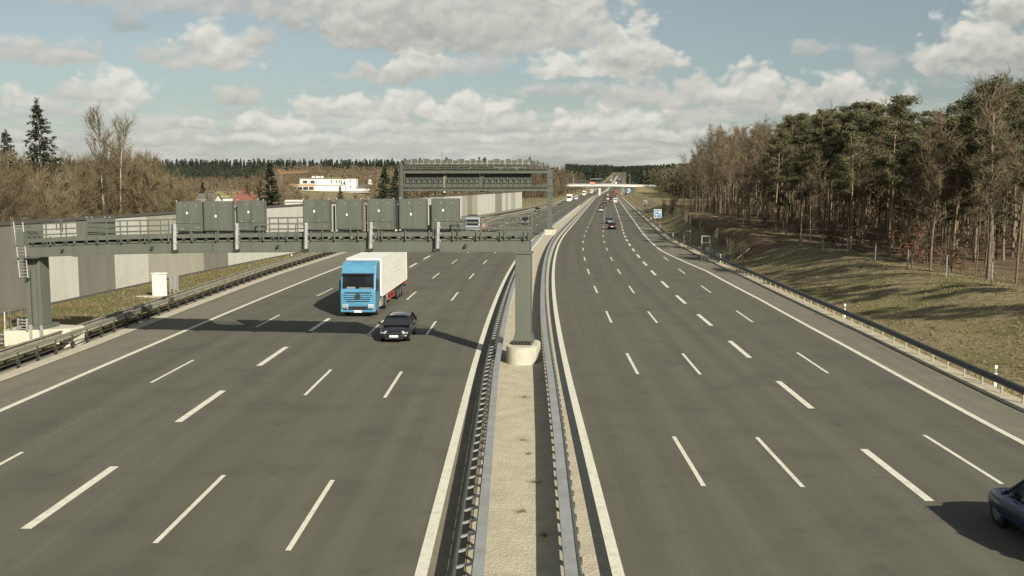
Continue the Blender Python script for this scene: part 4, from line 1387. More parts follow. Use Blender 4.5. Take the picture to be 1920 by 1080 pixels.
    for a, b in zip(pts, pts[1:]):
        rm.bar(a, b, .05)
        rm.bar((a[0], a[1], .12), (b[0], b[1], .12), .04)
    rm.build('rail', 'raildark', f)
    for a in pts:
        for d in (0, .5):
            MB().box((a[0], a[1] + d, .35), (.045, .045, .85)).build('bar', 'raildark', f)
    # gate frames
    for (pxa, pxb, pyb, pyt, lb, br) in ((1315.5, 1331, 469, 442, 'pale wooden gate frame with a brace where the wire fence ends', 1), (1282.5, 1294.5, 448, 432.5, 'smaller pale wooden gate frame set in the wire fence', 0)):
        Y = 120.5 if br else 143.0
        xa, _ = at3(pxa, pyb, Y); xb, zt = at3(pxb, pyt, Y)
        s = (xa + xb) / 2 - R0(Y)
        z = terrain(Y, s) - .1
        g = thing('gate_frame', lb, 'gate', ((xa + xb) / 2, Y, z), 0, 'gate frames in the fence')
        w = xb - xa; h = zt - z
        for dx in (-w / 2, w / 2):
            MB().box((dx, 0, h / 2), (.10, .10, h)).build('post', 'wall_mid', g)
        MB().box((0, 0, h - .05), (w - .11, .09, .09)).box((0, 0, h * .72), (w - .11, .07, .07)).box((0, 0, h * .42), (w - .11, .06, .06)).build('rail', 'wall_mid', g)
        if br:
            MB().bar((w / 2 + .06, 0, h * .7), (w / 2 + 1.0, .1, .05), .07).build('brace', 'wall_mid', g)
            MB().bar((w / 2 + 3.4, .4, .1), (w / 2 + 5.2, .8, 1.5), .07).build('leaning_pole', 'wall_mid', g)
    # posts along the forest edge fence
    f = thing('forest_fence', 'thin grey wire fence with spaced posts along the edge of the pine wood', 'fence')
    wires = MB()
    prev = None
    for i, Y in enumerate(list(np.arange(50, 121, 7.4))):
        s = interp(T_FOREST, Y) - 1.8
        z = terrain(Y, s) - .06
        p = (R0(Y) + s, Y, z)
        c = MB().tube([(0, 0, -.1), (0, 0, 1.75)], .06, 6).build('post', 'railgrey', f)
        c.location = p
        if prev:
            for h in (.5, .9, 1.3, 1.65):
                wires.tube([(prev[0], prev[1], prev[2] + h), (p[0], p[1], p[2] + h)], .008, 3)
        prev = p
    wires.build('wire', 'railgrey', f)


roadside()


# ---------------------------------------------------------------- houses and the white building
def buildings():
    def gable(name, label, cat, px0, px1, py_eave, py_ridge, Y, depth, roof, wall, rz=0, win=True, chim=False, group=None):
        x0, ze = at3(px0, py_eave, Y); x1, zr_ = at3(px1, py_ridge, Y)
        cx = (x0 + x1) / 2
        zt = terrain(Y, cx - R0(Y)) - .1
        g = thing(name, label, cat, (cx, Y, zt), rz, group)
        w = x1 - x0; ze -= zt; zr_ -= zt
        MB().lohi((-w / 2 + .3, 0, 0), (w / 2 - .3, depth, ze)).build('wall', wall, g)
        MB().prism([(-w / 2 + .3, ze + .003), (w / 2 - .3, ze + .003), (0, zr_ - .25)] if rz == 99 else [(.2, ze + .003), (depth - .2, ze + .003), (depth / 2, zr_ - .3)], 'y' if rz == 99 else 'x', -w / 2 + .32, w / 2 - .32).build('gable', wall, g)
        rf = MB()
        rf.prism([(-.5, ze - .25), (depth / 2, zr_), (depth / 2, zr_ - .28), (-.5, ze - .53)], 'x', -w / 2, w / 2)
        rf.prism([(depth + .5, ze - .25), (depth / 2 + .003, zr_), (depth / 2 + .003, zr_ - .28), (depth + .5, ze - .53)], 'x', -w / 2, w / 2)
        rf = rf.build('roof', roof, g)
        if chim:
            MB().lohi((w * .22, depth * .3, zr_ - .8), (w * .22 + .9, depth * .3 + .8, zr_ + .9)).build('chimney', 'roofred', rf)
        if win:
            for i in range(3):
                xx = -w / 2 + w * (i + .8) / 3.6
                f = MB().lohi((xx - .5, -.05, ze * .45), (xx + .5, -.003, ze * .45 + 1.2)).build('window', 'white', g)
                MB().lohi((xx - .42, -.07, ze * .45 + .08), (xx + .42, -.052, ze * .45 + 1.12)).build('pane', 'winglass', f)
        return g
    gable('house', 'house with a bright red tiled roof above the cabinets', 'house', 434, 477, 380, 365, 300, 9, 'roofred', 'white2', chim=True, group='village houses behind the noise wall')
    gable('house', 'house with a mossy olive roof left of the red roofs', 'house', 398, 437, 368, 359, 330, 9, 'roofolive', 'white2', group='village houses behind the noise wall')
    gable('house', 'grey roofed house with a white gable left of the mossy roof', 'house', 366, 402, 374, 363, 290, 8, 'roofgrey', 'white2', group='village houses behind the noise wall')
    gable('house', 'small red roofed house behind the larger red roof', 'house', 441, 458, 368, 356.5, 345, 8, 'roofred', 'white2', group='village houses behind the noise wall')
    gable('house', 'low brown roofed house behind the mossy roof', 'house', 408, 440, 359, 354.5, 380, 9, 'roofgrey', 'white2', win=False, group='village houses behind the noise wall')
    # glasshouse like white sheds behind the wall
    Y = 205
    x0, z0 = at3(534, 380, Y); x1, z1 = at3(567, 375, Y)
    zt = terrain(Y, x0 - R0(Y)) - .1
    g = thing('shed', 'low white roofed shed peeping over the noise wall', 'shed', ((x0 + x1) / 2, Y, zt), 0)
    w = x1 - x0
    MB().lohi((-w / 2, 0, 0), (w / 2, 4, z0 - zt + .2)).build('wall', 'wall_light', g)
    MB().prism([(-.3, z0 - zt + .203), (4.3, z0 - zt + .203), (2, z1 - zt)], 'x', -w / 2 - .2, w / 2 + .2).build('roof', 'white', g)
    # the long white building
    Y = 620.0
    X = lambda px: at3(px, 345, Y)[0]
    Z = lambda py: at3(600, py, Y)[1]
    zt = terrain(Y, X(605) - R0(Y)) - .2
    g = thing('office_building', 'long white flat roofed building with orange bands and a stair tower', 'building', (X(605), Y, zt), 0)
    ox = X(605)
    B = lambda a, b, c, d, y0, y1, nm, m, par=g: MB().lohi((X(a) - ox, y0, Z(d) - zt), (X(c) - ox, y1, Z(b) - zt)).build(nm, m, par)
    MB().lohi((X(546) - ox, 0, -.5), (X(648) - ox, 14, Z(346.6) - zt)).build('lower_storey', 'white2', g)
    B(561, 334.6, 637, 346.5, 2, 13, 'upper_storey', 'white2')
    B(640, 336.5, 648, 346.5, 3, 13, 'wing', 'white2')
    MB().lohi((X(541) - ox, -6, -1.5), (X(700) - ox, -1.2, Z(359.5) - zt)).build('terrace_wall', 'wall_mid', g)
    B(545, 345, 592, 348.4, -.6, -.02, 'balcony', 'terracotta')
    B(592.3, 345.6, 644, 347.6, -.4, -.02, 'balcony', 'wall_light')
    B(560, 333.6, 638, 334.55, 1.2, 13.6, 'roof_slab', 'wall_mid')
    for a, b in ((566.5, 575), (581, 589)):
        f = B(a, 338.5, b, 344, 1.9, 1.99, 'window', 'darksteel')
    for a in (620, 628.5, 634):
        B(a, 338, a + 2.2, 343, 1.9, 1.99, 'window', 'winglass')
    B(546, 350.5, 590, 356, -.1, -.02, 'window', 'winglass')
    mb = MB()
    for a in (548, 556, 567, 578, 588):
        mb.lohi((X(a) - ox, -.4, Z(357) - zt), (X(a) - ox + .35, -.12, Z(348.5) - zt))
    mb.build('column', 'white', g)
    MB().lohi((X(648.4) - ox, -1, -.5), (X(667.5) - ox, 8, Z(335.4) - zt)).build('stair_tower', 'white', g)
    for py in (339.5, 350.5):
        B(657, py - 1.7, 659, py + 1.7, -1.1, -1.02, 'window', 'winglass')
    mb = MB()
    for a, b in ((582, 584), (585.5, 587), (590, 594), (596, 597.5), (600, 603)):
        mb.lohi((X(a) - ox, 5, Z(333.5) - zt), (X(b) - ox, 7, Z(330) - zt))
    mb.build('roof_unit', 'white', g)
    MB().lohi((X(667.7) - ox, 1, -.5), (X(697) - ox, 15, Z(352.5) - zt)).prism([(1, Z(352.5) - zt + .003), (15, Z(352.5) - zt + .003), (15, Z(346.8) - zt)], 'x', X(668) - ox, X(697) - ox).build('side_wing', 'white2', g)
    MB().prism([(.6, Z(353) - zt), (15.2, Z(346.4) - zt), (15.2, Z(346.4) - zt + .3), (.6, Z(353) - zt + .3)], 'x', X(667.8) - ox, X(698) - ox).build('roof', 'roofgrey', g)
    xs = X(684)
    g = thing('silo', 'white round silo standing behind the building\'s grey side roof', 'silo', (xs, Y + 24, terrain(Y + 24, xs - R0(Y)) - .2), 0)
    zt = g.location.z
    MB().tube([(0, 0, 0), (0, 0, Z(337.5) - zt)], 1.75, 20).build('body', 'white', g)
    MB().tube([(0, 0, Z(337.5) - zt + .01), (0, 0, Z(336) - zt)], [1.8, .5], 20).build('cap', 'white', g)
    # crane
    Y = 660
    X = lambda px: at3(px, 322, Y)[0]
    Z = lambda py: at3(550, py, Y)[1]
    xm = X(527)
    zt = terrain(Y, xm - R0(Y)) - .2
    g = thing('tower_crane', 'orange tower crane with a level jib against the dark wooded hill', 'crane', (xm, Y, zt), 0)
    mb = MB()

    def lattice(mb, a, b, w, n):
        a, b = Vector(a), Vector(b)
        d = (b - a) / n
        up = Vector((0, 0, 1)) if abs((b - a).normalized().z) < .7 else Vector((1, 0, 0))
        y = Vector((0, 1, 0))
        for e in (up * w / 2 + y * w / 2, -up * w / 2 + y * w / 2, up * w / 2 - y * w / 2, -up * w / 2 - y * w / 2):
            mb.bar(a + e, b + e, .11)
        for i in range(n):
            s = 1 if i % 2 else -1
            for q in (-1, 1):
                mb.bar(a + d * i + up * w / 2 * s + y * w / 2 * q, a + d * (i + 1) - up * w / 2 * s + y * w / 2 * q, .06)
    lattice(mb, (0, 0, 0), (0, 0, Z(325.5) - zt), 1.3, 12)
    mb.build('mast', 'wall_brown', g)
    mb = MB()
    lattice(mb, (0, 0, Z(324.5) - zt), (X(578) - xm, 0, Z(321.5) - zt), .9, 18)
    mb.build('jib', 'jib', g)
    mb = MB()
    mb.bar((X(529) - xm, 0, Z(324.5) - zt), (X(521.5) - xm, 0, Z(318.5) - zt), .22)
    mb.bar((X(521.5) - xm, 0, Z(318.5) - zt), (X(545) - xm, 0, Z(322.8) - zt), .10)
    mb.bar((X(521.5) - xm, 0, Z(318.5) - zt), (X(526) - xm, 0, Z(326) - zt), .10)
    mb.build('strut', 'jib', g)


buildings()


# ---------------------------------------------------------------- trees
class Q:
    """quad soup for trees"""
    def __init__(self):
        self.V, self.F, self.m = [], [], []

    def tube(self, pts, rad, n=5, m=0):
        o = len(self.V)
        L_ = len(pts)
        for i, p in enumerate(pts):
            a, b = pts[max(i - 1, 0)], pts[min(i + 1, L_ - 1)]
            d = (b - a); d.normalize()
            up = Vector((0, 0, 1)) if abs(d.z) < .9 else Vector((1, 0, 0))
            x = d.cross(up); x.normalize()
            y = x.cross(d)
            for k in range(n):
                t = 2 * math.pi * k / n
                self.V.append(p + (x * math.cos(t) + y * math.sin(t)) * rad[i])
        for i in range(L_ - 1):
            for k in range(n):
                self.F.append((o + i * n + k, o + i * n + (k + 1) % n, o + (i + 1) * n + (k + 1) % n, o + (i + 1) * n + k))
                self.m.append(m)

    def blade(self, p, d, w, m=0, r=None):
        """flat tapering sliver from p along d"""
        s = d.cross(Vector((r.uniform(-1, 1), r.uniform(-1, 1), r.uniform(-1, 1))))
        if s.length < 1e-5:
            s = Vector((1, 0, 0))
        s = s.normalized() * w / 2
        o = len(self.V)
        self.V += [p - s, p + s, p + d + s * .35, p + d - s * .35]
        self.F.append((o, o + 1, o + 2, o + 3)); self.m.append(m)

    def np(self):
        return np.array([tuple(v) for v in self.V], np.float32), np.array(self.F, np.int32), np.array(self.m, np.int32)


def leaf_cloud(rs, centers, radii, counts, size, flat=.6, up=.5):
    """numpy leaf quads in ellipsoid clumps -> V, F"""
    P = []
    for c, rr, n in zip(centers, radii, counts):
        d = rs.normal(size=(n, 3)); d /= np.linalg.norm(d, axis=1)[:, None]
        k = rs.uniform(.1, 1, n) ** .7 * rs.uniform(.75, 1.3, n)
        P.append(np.asarray(c) + d * k[:, None] * np.asarray(rr))
    P = np.concatenate(P)
    n = len(P)
    nrm = rs.normal(size=(n, 3)); nrm[:, 2] += up
    nrm /= np.linalg.norm(nrm, axis=1)[:, None]
    a = np.cross(nrm, rs.normal(size=(n, 3))); a /= np.linalg.norm(a, axis=1)[:, None]
    b = np.cross(nrm, a)
    s = size * rs.uniform(.6, 1.35, n)[:, None]
    a, b = a * s, b * s * flat
    V = np.stack([P - a - b * .4, P + a * .2 - b, P + a + b * .3, P - a * .1 + b], 1).reshape(-1, 3)
    F = np.arange(n * 4).reshape(-1, 4)
    return V, F


def rdir(r, az, el):
    return Vector((math.cos(az) * math.cos(el), math.sin(az) * math.cos(el), math.sin(el)))


def finish(name, label, cat, trunk, crown_V, crown_F, crown_m, tm, cms, group):
    root = thing(name, label, cat, (0, 0, -500), 0, group)
    V, F, m = trunk.np()
    t = npmesh('trunk', V, F, tm, parent=root)
    t.data.polygons.foreach_set('use_smooth', [True] * len(F))
    npmesh('crown', crown_V, crown_F, cms, crown_m, parent=root)
    return root


def merge(parts):
    Vs, Fs, ms, o = [], [], [], 0
    for V, F, m in parts:
        Vs.append(V); Fs.append(F + o); ms.append(np.full(len(F), m, np.int32) if np.isscalar(m) else m)
        o += len(V)
    return np.concatenate(Vs), np.concatenate(Fs), np.concatenate(ms)


def trunk_line(r, H, lean=.04, wob=.12, n=9):
    az = r.uniform(0, 6.28)
    pts = []
    ox = oy = 0
    for i in range(n):
        f = i / (n - 1)
        ox += r.uniform(-wob, wob) * (f > 0); oy += r.uniform(-wob, wob) * (f > 0)
        pts.append(Vector((math.cos(az) * lean * H * f * f + ox, math.sin(az) * lean * H * f * f + oy, H * f - (.25 if i == 0 else 0))))
    return pts


def on_line(pts, f):
    k = min(int(f * (len(pts) - 1)), len(pts) - 2)
    return pts[k].lerp(pts[k + 1], f * (len(pts) - 1) - k)


def pine_arrays(seed, H=16.5, cb=.52, spread=2.3, dens=1.0):
    r = random.Random(seed); rs = np.random.RandomState(seed)
    pts = trunk_line(r, H, r.uniform(.01, .05), .14)
    R_ = [.15 * (1 - i / (len(pts) - 1) * .86) + .012 for i in range(len(pts))]
    tq = Q(); tq.tube(pts, R_, 7)
    bq = Q()
    cs, rr, cn = [], [], []
    n = r.randint(22, 29)
    for i in range(n):
        f = cb + (1 - cb) * (i + r.random() * .9) / n
        p = on_line(pts, min(f, .995))
        g = (f - cb) / (1 - cb)
        reach = spread * (0.45 + .9 * math.sin(min(1, g * 1.05 + .12) * math.pi * .86)) * r.uniform(.45, 1.1)
        if g > .92: reach *= .4
        az = r.uniform(0, 6.28)
        tip = p + rdir(r, az, r.uniform(-.05, .55)) * reach
        mid = p.lerp(tip, .5) + Vector((0, 0, r.uniform(-.25, .05)))
        bq.tube([p, mid, tip], [.055, .04, .015], 4)
        k = r.randint(2, 3)
        for j in range(k):
            c = p.lerp(tip, r.uniform(.55, 1.08)) + Vector((r.uniform(-.5, .5), r.uniform(-.5, .5), r.uniform(-.05, .4)))
            a = r.uniform(.5, 1.1)
            cs.append(tuple(c)); rr.append((a, a, a * r.uniform(.35, .65))); cn.append(int(r.uniform(120, 190) * dens))
    cs.append(tuple(pts[-1] + Vector((0, 0, -.1)))); rr.append((.6, .6, .7)); cn.append(int(90 * dens))
    for i in range(9):     # dead stubs under the crown
        f = r.uniform(.25, cb + .08)
        p = on_line(pts, f)
        bq.tube([p, p + rdir(r, r.uniform(0, 6.28), r.uniform(-.2, .3)) * r.uniform(.5, 1.7)], [.03, .008], 3)
    V, F = leaf_cloud(rs, cs, rr, cn, .165, .26, .3)
    bV, bF, _ = bq.np()
    return tq, merge([(bV, bF, 0), (V, F, 1)])


def bare_arrays(seed, H=13.0, stems=1, spread=2.6, prim=22, twigs=5, base=.30, rad=.13, tw=.026, up=.6):
    r = random.Random(seed)
    tq, q = Q(), Q()
    for s_ in range(stems):
        if stems > 1:
            az = r.uniform(0, 6.28)
            h = H * r.uniform(.7, 1)
            st = trunk_line(r, h, r.uniform(.08, .24), .12, 7)
        else:
            h = H
            st = trunk_line(r, h, r.uniform(.01, .06), .13, 8)
        rb = rad / (stems ** .4)
        tq.tube(st, [rb * (1 - i / (len(st) - 1) * .93) + .008 for i in range(len(st))], 6)
        n = max(5, prim // (stems if stems < 3 else 3))
        for i in range(n):
            f = base + (1 - base) * (i + r.random()) / n
            p = on_line(st, min(f, .99))
            g = (f - base) / (1 - base)
            ln = spread * (1.15 - g * .75) * r.uniform(.6, 1.15)
            az = r.uniform(0, 6.28)
            el = r.uniform(up - .25, up + .45)
            b1 = p + rdir(r, az, el) * ln * .5
            b2 = b1 + rdir(r, az + r.uniform(-.4, .4), el + r.uniform(.0, .4)) * ln * .5
            q.tube([p, b1, b2], [rb * .32 * (1 - g * .5) + .012, .022, .009], 4)
            for j in range(7):
                t = .25 + .75 * j / 6
                s0 = p.lerp(b1, t * 2) if t < .5 else b1.lerp(b2, t * 2 - 1)
                d = rdir(r, az + r.uniform(-1.2, 1.2), el + r.uniform(-.35, .6)) * r.uniform(.5, 1.3) * (.6 + spread * .16)
                q.blade(s0, d, .030, 1, r)
                for k in range(twigs):
                    u = r.uniform(.15, 1)
                    d2 = (d.normalized() + Vector((r.uniform(-.8, .8), r.uniform(-.8, .8), r.uniform(-.45, .8)))).normalized() * r.uniform(.35, .95)
                    q.blade(s0 + d * u, d2, tw, 1, r)
    V, F, m = q.np()
    return tq, (V, F, m)


def spruce_arrays(seed, H=17.0, wid=3.0, dens=1.0, base=.06):
    r = random.Random(seed); rs = np.random.RandomState(seed)
    pts = trunk_line(r, H, .01, .04)
    tq = Q(); tq.tube(pts, [.2 * (1 - i / (len(pts) - 1) * .93) + .01 for i in range(len(pts))], 7)
    bq = Q()
    Vs = []
    h = H * base
    while h < H - .3:
        f = h / H
        Lb = wid * (1 - f) ** 1.0 + .18
        for k in range(int(6 + 3 * (1 - f))):
            az = r.uniform(0, 6.28)
            l = Lb * r.uniform(.55, 1.12)
            p = on_line(pts, f)
            m1 = p + Vector((math.cos(az), math.sin(az), -.18)) * l * .55
            tip = p + Vector((math.cos(az), math.sin(az), -.16 + .1 * f)) * l + Vector((0, 0, .12 * l))
            bq.tube([p, m1, tip], [.035, .022, .008], 3)
            nq = int((5 + l * 9) * dens)
            for j in range(nq):
                t = r.uniform(.15, 1.02)
                c = (p.lerp(m1, t / .55) if t < .55 else m1.lerp(tip, (t - .55) / .45)) + Vector((r.uniform(-.16, .16), r.uniform(-.16, .16), -r.uniform(0, .28)))
                d = Vector((math.cos(az) + r.uniform(-.9, .9), math.sin(az) + r.uniform(-.9, .9), r.uniform(-1.1, .25))).normalized() * r.uniform(.16, .34)
                bq.blade(c, d, .16, 1, r)
        h += r.uniform(.40, .60) * (1 - .35 * f)
    for j in range(30):
        c = pts[-1] + Vector((r.uniform(-.1, .1), r.uniform(-.1, .1), -r.uniform(0, .9)))
        bq.blade(c, Vector((r.uniform(-.3, .3), r.uniform(-.3, .3), .3)), .1, 1, r)
    return tq, bq.np()


def put(protos, name, k, Y, s, H, base_h, label, group, rz=None, px=None, used=set()):
    p = protos[k]
    x = R0(Y) + s if px is None else (px - 960) * (Y + .2) / FPX
    ss = x - R0(Y)
    z = terrain(Y, ss) - .12
    sc = H / base_h
    rz = rnd.uniform(0, 6.28) if rz is None else rz
    if p.name not in used and p.location.z < -400:
        p.location = (x, Y, z); p.rotation_euler = (0, 0, rz); p.scale = (sc,) * 3
        if label: p['label'] = label
        if group: p['group'] = group
        return p
    return copy_thing(p, (x, Y, z), rz, sc, label, group)


def make(name, cat, fn, mats_t, mats_c, group=None, n=4, **kw):
    out = []
    for i in range(n):
        tq, (V, F, m) = fn(100 + i * 7 + len(name) + n, **kw)
        out.append(finish(name, 'leafless or evergreen tree beside the motorway', cat, tq, V, F, m, mats_t, mats_c, group))
    return out


PINES = make('pine_tree', 'tree', pine_arrays, 'pinebark', ['bark', 'needle'], n=7, cb=.48, spread=2.3)
PINES2 = make('pine_tree', 'tree', pine_arrays, 'bark', ['bark', 'needle'], n=3, cb=.26, spread=2.3)
BARES = make('bare_tree', 'tree', bare_arrays, 'bark', ['bark', 'twig'], n=6, H=14.0, base=.32, spread=2.7, prim=30, twigs=7, tw=.036)
SLIM = make('bare_tree', 'tree', bare_arrays, 'bark', ['bark', 'twig'], n=5, H=12.0, base=.45, spread=1.5, prim=18, twigs=5, rad=.085, tw=.032)
BIRCH = make('birch_tree', 'tree', bare_arrays, 'birchbark', ['bark', 'twig2'], n=2, H=15.0, base=.16, spread=3.3, prim=44, twigs=8, rad=.12, up=.85, tw=.034)
BUSH = make('bare_tree', 'tree', bare_arrays, 'bark', ['bark', 'twig2'], n=6, H=10.5, stems=5, base=.22, spread=2.6, prim=36, twigs=7, rad=.14, up=.7, tw=.032)
SPRUCE = make('spruce_tree', 'tree', spruce_arrays, 'bark', ['bark', 'spruce'], n=3, H=17.0, wid=5.4, dens=1.25)
SPRUCE2 = make('spruce_tree', 'tree', spruce_arrays, 'bark', ['bark', 'spruce'], n=2, H=13.0, wid=3.6, dens=2.2, base=.03)
def leafy_bush(seed):
    r = random.Random(seed); rs = np.random.RandomState(seed)
    tq, (V, F, m) = bare_arrays(seed, H=4.0, stems=4, base=.1, spread=1.3, prim=18, twigs=2, rad=.06)
    cs = [(r.gauss(0, .8), r.gauss(0, .8), r.uniform(.7, 3.4)) for _ in range(16)]
    LV, LF = leaf_cloud(rs, cs, [(.6, .6, .45)] * 16, [38] * 16, .11, .6, .3)
    return tq, merge([(V, F, m), (LV, LF, 2)])
RUST = make('sapling', 'tree', leafy_bush, 'bark', ['bark', 'twig', 'rust'], n=3)


def right_wood():
    GP = 'trees of the wood on the right'
    cand = []
    for Y in np.arange(46, 330, 4.6):
        fe = interp(T_FOREST, Y)
        row = 0
        while True:
            d = row * 3.1
            if d > (36 if Y < 150 else 26): break
            s = fe + .8 + d + rnd.uniform(-1.3, 1.3)
            y = Y + rnd.uniform(-2.2, 2.2)
            cand.append((y, s, row)); row += 1
    kept = []
    for (y, s, row) in cand:
        x = R0(y) + s
        px = 960 + FPX * x / (y + .2)
        if px < 1225 or px > 2080: continue
        keep = 1.0 if row < 4 else .55
        if 98 < y < 235 and row < 3: keep *= .6
        if y <= 98 and row < 2: keep *= .5
        if px > 1990: keep *= .35
        if y > 170: keep *= .62
        if rnd.random() > keep: continue
        kept.append((y, s, row, px))
    rnd.shuffle(kept)
    n = dict(p=0, b=0, s=0)
    for (y, s, row, px) in kept[:330]:
        top = np.interp(px, [1230, 1290, 1330, 1400, 1450, 1520, 1600, 1700, 1800, 1880, 1920, 2000], [300, 280, 258, 246, 238, 216, 206, 208, 196, 175, 180, 180])
        zt = terrain(y, s)
        Hm = (HORIZON - top) * y / FPX + CAM_H - zt
        pine = rnd.random() < ((.18 if row > 3 else 0) if px < 1440 else (.62 if row > 1 else .36))
        if pine:
            H = Hm * rnd.uniform(.84, 1.04)
            if rnd.random() < .8:
                put(PINES, 'pine_tree', rnd.randrange(7), y, s, H, 16.5, 'tall pine with bare reddish trunk and dark crown in the right-hand wood', GP)
            else:
                put(PINES2, 'pine_tree', rnd.randrange(3), y, s, H * .92, 16.5, 'dark green pine with a deep crown in the wood on the right', GP)
        elif rnd.random() < (.10 if row < 3 else .36):
            H = Hm * rnd.uniform(.84, 1.06)
            put(BARES, 'bare_tree', rnd.randrange(6), y, s, H, 14.0, 'leafless brown tree with spreading twigs in the wood on the right', GP)
        else:
            H = Hm * rnd.uniform(.6, .95)
            put(SLIM, 'bare_tree', rnd.randrange(5), y, s, H, 12.0, 'slender leafless tree with a thin straight trunk in the wood on the right', GP)
    # pines just outside the frame whose shade falls across the bank
    for (y, s) in ((46, 39), (58, 38)):
        put(PINES if rnd.random() < .6 else PINES2, 'pine_tree', rnd.randrange(3), y, s, 14.5 * rnd.uniform(.9, 1.1), 16.5, 'dark green pine with a deep crown in the wood on the right', GP)
    # thin stems crowding the front of the pines
    for i in range(44):
        px = rnd.uniform(1430, 1925); y = rnd.uniform(76, 118)
        x = (px - 960) * y / FPX
        s = x - R0(y)
        fe = interp(T_FOREST, y)
        if not fe + .5 < s < fe + 16: continue
        put(SLIM, 'bare_tree', i % 5, y, s, rnd.uniform(7, 12.5), 12.0, 'slender leafless tree with a thin straight trunk in the wood on the right', GP)
    # trees one can pick out
    put(PINES, 'pine_tree', 2, 80, 36.5, 15.8, 16.5, 'tallest pine rising above the wood at the right edge with a sunlit trunk', GP, px=1853)
    put(PINES, 'pine_tree', 5, 97, 33, 15.9, 16.5, 'pine with a pale leaning trunk at the front of the wood', GP, px=1672)
    put(BIRCH, 'birch_tree', 0, 152, 29, 10.5, 15.0, 'thin white crooked birch at the edge of the brown part of the wood', GP, px=1392)
    put(BIRCH, 'birch_tree', 1, 112, 31, 8.5, 15.0, 'short white birch stem in front of the dark pines', GP, px=1590)
    put(BIRCH, 'birch_tree', 0, 122, 31, 9, 15.0, 'thin pale birch stem left of the dark pines', GP, px=1518)
    for (px, y, h, lb) in ((1712, 88, 4.3, 'sapling with rust brown leaves at the foot of the pale leaning pine'), (1560, 113, 2.8, 'low rust leaved sapling beside the short white birch'), (1500, 128, 2.2, 'small rust leaved sapling at the left front of the pines'), (1785, 83, 2.6, 'rust leaved sapling between dark trunks on the right'), (1738, 92, 3.6, 'rust leaved sapling behind the larger one at the wood edge'), (1640, 103, 2.4, 'small rust leaved sapling between thin trunks in mid wood')):
        put(RUST, 'sapling', rnd.randrange(3), y, 0, h, 4.0, lb, 'rust leaved saplings', px=px)
    # bushes at the foot of the overpass ramp
    for (px, y, h, lb) in ((1258, 235, 6.5, 'dark round leafless bush behind the blue sign'), (1243, 262, 5.0, 'leafless bush left of the dark round bush'), (1280, 205, 4.6, 'leafless bush at the top of the earth slope')):
        put(BUSH, 'bare_shrub', rnd.randrange(6), y, 0, h, 10.5, lb, None, px=px)


right_wood()


